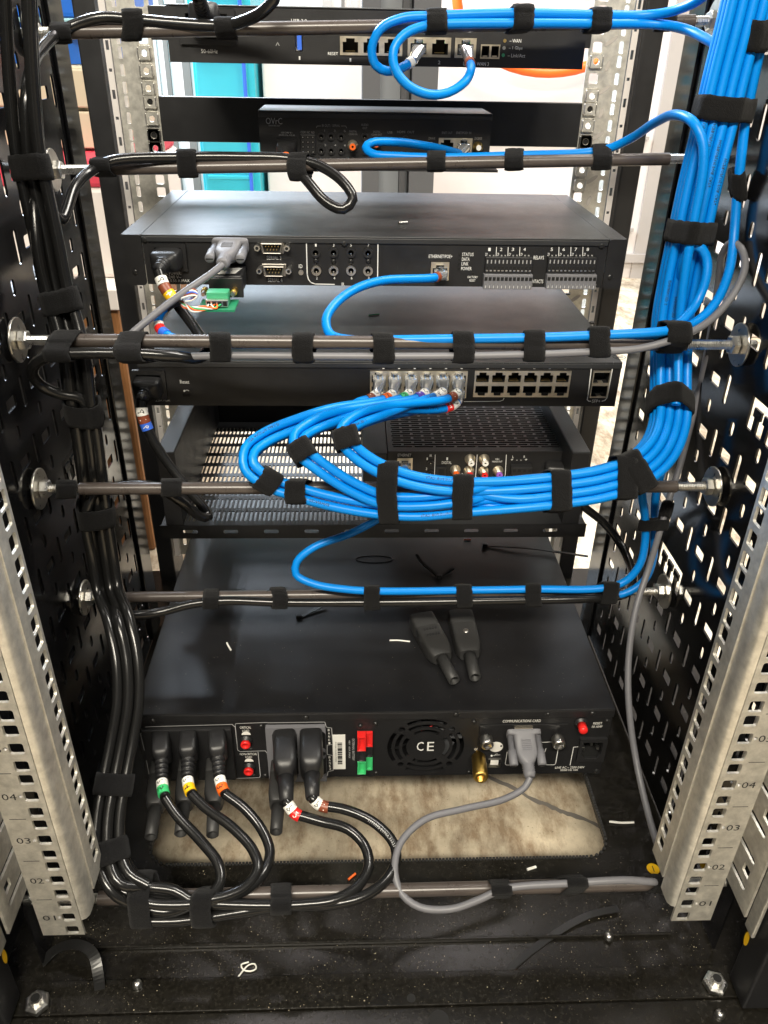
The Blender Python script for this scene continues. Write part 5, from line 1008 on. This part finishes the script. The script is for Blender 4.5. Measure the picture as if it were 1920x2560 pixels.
# ================================================================== LOOSE BITS AND DUST
def tie(lab, pts, r=.0011, m='tie', head=True, name='cable_tie', cat='cable tie', flat=True):
    path = spline(pts, .003); t = thing(name, lab, cat, pts[0]) if head else None; mb = MB(); n = len(path)
    if flat:
        vs = []
        for i, p in enumerate(path):
            T = (path[min(i+1, n-1)]-path[max(i-1, 0)]).normalized(); N = Vector((-T.y, T.x, 0)).normalized()*r*1.5; vs += [p-N, p+N, p+N+Vector((0, 0, .0012)), p-N+Vector((0, 0, .0012))]
        mb.add(vs, [(i*4+k, i*4+(k+1) % 4, i*4+4+(k+1) % 4, i*4+4+k) for i in range(n-1) for k in range(4)]+[(0, 1, 2, 3), (4*n-4, 4*n-3, 4*n-2, 4*n-1)], M[m])
    else: mb.tube(path, r, M[m], 6)
    if not head: return build(mb, name, label=lab, cat=cat)
    build(mb, 'strip', t); q = path[0]; mb = MB(); mb.box(q.x-.003, q.x+.003, q.y-.0022, q.y+.0022, q.z, q.z+.004, M[m]); build(mb, 'head', t, bevel=.0006)
U = uz1+.0004; Bz = ZB+.0020
pz = lambda l, z: [P(a, b, Z=z+(c if len(rest) else 0)) for a, b, *rest in l for c in [rest[0] if rest else 0]]
tie('long black cable tie overhanging the right edge of the battery backup', pz([(1212, 1366), (1240, 1366, .001), (1330, 1372, .004), (1400, 1382, .004), (1470, 1392, .003)], U))
tie('short bent black cable tie on the battery backup behind the bar', pz([(1098, 1445), (1075, 1425, .002), (1052, 1405, .004), (1042, 1388, .006)], U))
tie('stub of black cable tie on the battery backup beside the bent one', pz([(1100, 1441), (1118, 1432, .001), (1133, 1422, .002)], U), head=False)
tie('black cable tie lying on the battery backup in front of its bar', pz([(748, 1545), (775, 1532, .001), (815, 1512, .003)], U))
tie('thin black cable tie ring on the battery backup lid', pz([(888+48+46*math.cos(R(g)), 1398+9*math.sin(R(g))) for g in range(0, 361, 24)], U), .0006, head=False, flat=False)
tie('long dark strip curving across the rack floor', pz([(1238, 2462), (1290, 2410), (1380, 2340), (1470, 2290, .003), (1545, 2272, .003)], Bz), .002, head=False, name='plastic_strip', cat='strip')
tie('dark strap offcut standing curled on the rack floor at the left', pz([(105, 2408, .004), (140, 2375, .012), (190, 2362, .02), (232, 2385, .02), (246, 2440, .010), (250, 2476, .001)], Bz), .0028, head=False, name='strap_offcut', cat='offcut')
tie('clear plastic sliver on the rack floor', pz([(930, 2458), (1005, 2450), (1068, 2440)], Bz), .0012, 'washer', False, 'plastic_sliver', 'sliver')
def bit(lab, l, z, r, m, name='wire_offcut'): tie(lab, pz(l, z), r, m, False, name, 'offcut', False)
bit('white wire offcut on the battery backup lid', [(974, 1601), (998, 1601), (1025, 1604)], U+.0006, .0008, 'wlabel')
bit('short white thread standing on the battery backup lid', [(567, 1607), (571, 1615), (577, 1625)], U+.0006, .0010, 'wlabel')
bit('tiny orange copper offcut on the battery backup lid', [(1160, 1349), (1177, 1349)], U+.0006, .0008, 'orange')
bit('white twisted wire offcut right of the floor opening', [(1523, 2054), (1555, 2057), (1585, 2056)], Bz+.001, .0012, 'wlabel')
bit('orange wire offcut on the rack floor', [(871, 2199), (880, 2191), (889, 2184)], Bz+.001, .0012, 'orange')
bit('white chip on the rim of the floor opening', [(1318, 2174), (1340, 2167)], Bz+.001, .0014, 'wlabel')
bit('white knotted thread on the rack floor', [(590, 2450), (605, 2430), (622, 2412), (637, 2410), (640, 2422), (625, 2428), (608, 2424), (603, 2412), (622, 2405)], Bz+.001, .0007, 'wlabel', 'thread')
bit('silver offcut lying on the relay controller lid', [(997, 558), (1018, 556)], .4652, .0016, 'washer'); bit('tiny green offcut on the network switch lid', [(922, 788), (948, 785)], .3662, .0007, 'green')
def flecks(name, lab, n, fn, smin, smax):
    mb = MB()
    for _ in range(n):
        p = fn(); s = random.uniform(smin, smax)*random.choice((.5, .6, .8, 1, 1.6)); a = random.random()*6.28; e = random.uniform(.4, 1)
        u = Vector((math.cos(a), math.sin(a), 0))*s; v_ = Vector((-u.y, u.x, 0))*e; h = Vector((0, 0, s*.5))
        mb.add([p+u, p+v_, p-u, p-v_, p+h], [(0, 1, 4), (1, 2, 4), (2, 3, 4), (3, 0, 4)], M['grit'])
    build(mb, name, label=lab, cat='dust', kind='stuff')
def onbase():
    while True:
        x, y = random.uniform(-.28, .28), random.choice((random.uniform(.30, .48), random.uniform(.345, .44)))
        if noise.noise(Vector((x*28, y*40, 3)))+.35 < random.random()*.9: continue
        z = ZB+.0043 if y < .344 else (ZB+.0041 if y < .372 else ZB+.0016)
        return Vector((x, y, z))
def onlid(): return Vector((random.uniform(-.21, .21), YU+abs(random.gauss(0, .09)), uz1+.0001))
flecks('floor_dust', 'pale grit scattered over the black rack floor', 1700, onbase, .00014, .00042)
flecks('lid_dust', 'fine pale dust on the battery backup lid', 420, onlid, .00014, .0003)
c = P(1352, 2170-0, Z=Bz); c = P(1633, 2172, Z=ZB+.002); mb = MB(); mb.add([(c.x+.006*math.cos(R(g)), c.y+.006*math.sin(R(g)), ZB+.0019) for g in range(0, 360, 15)], [tuple(range(24))], M['yellow']); mb.box(c.x-.0004, c.x+.0004, c.y-.003, c.y+.003, ZB+.002, ZB+.0022, M['ink']); build(mb, 'earth_sticker', rack)
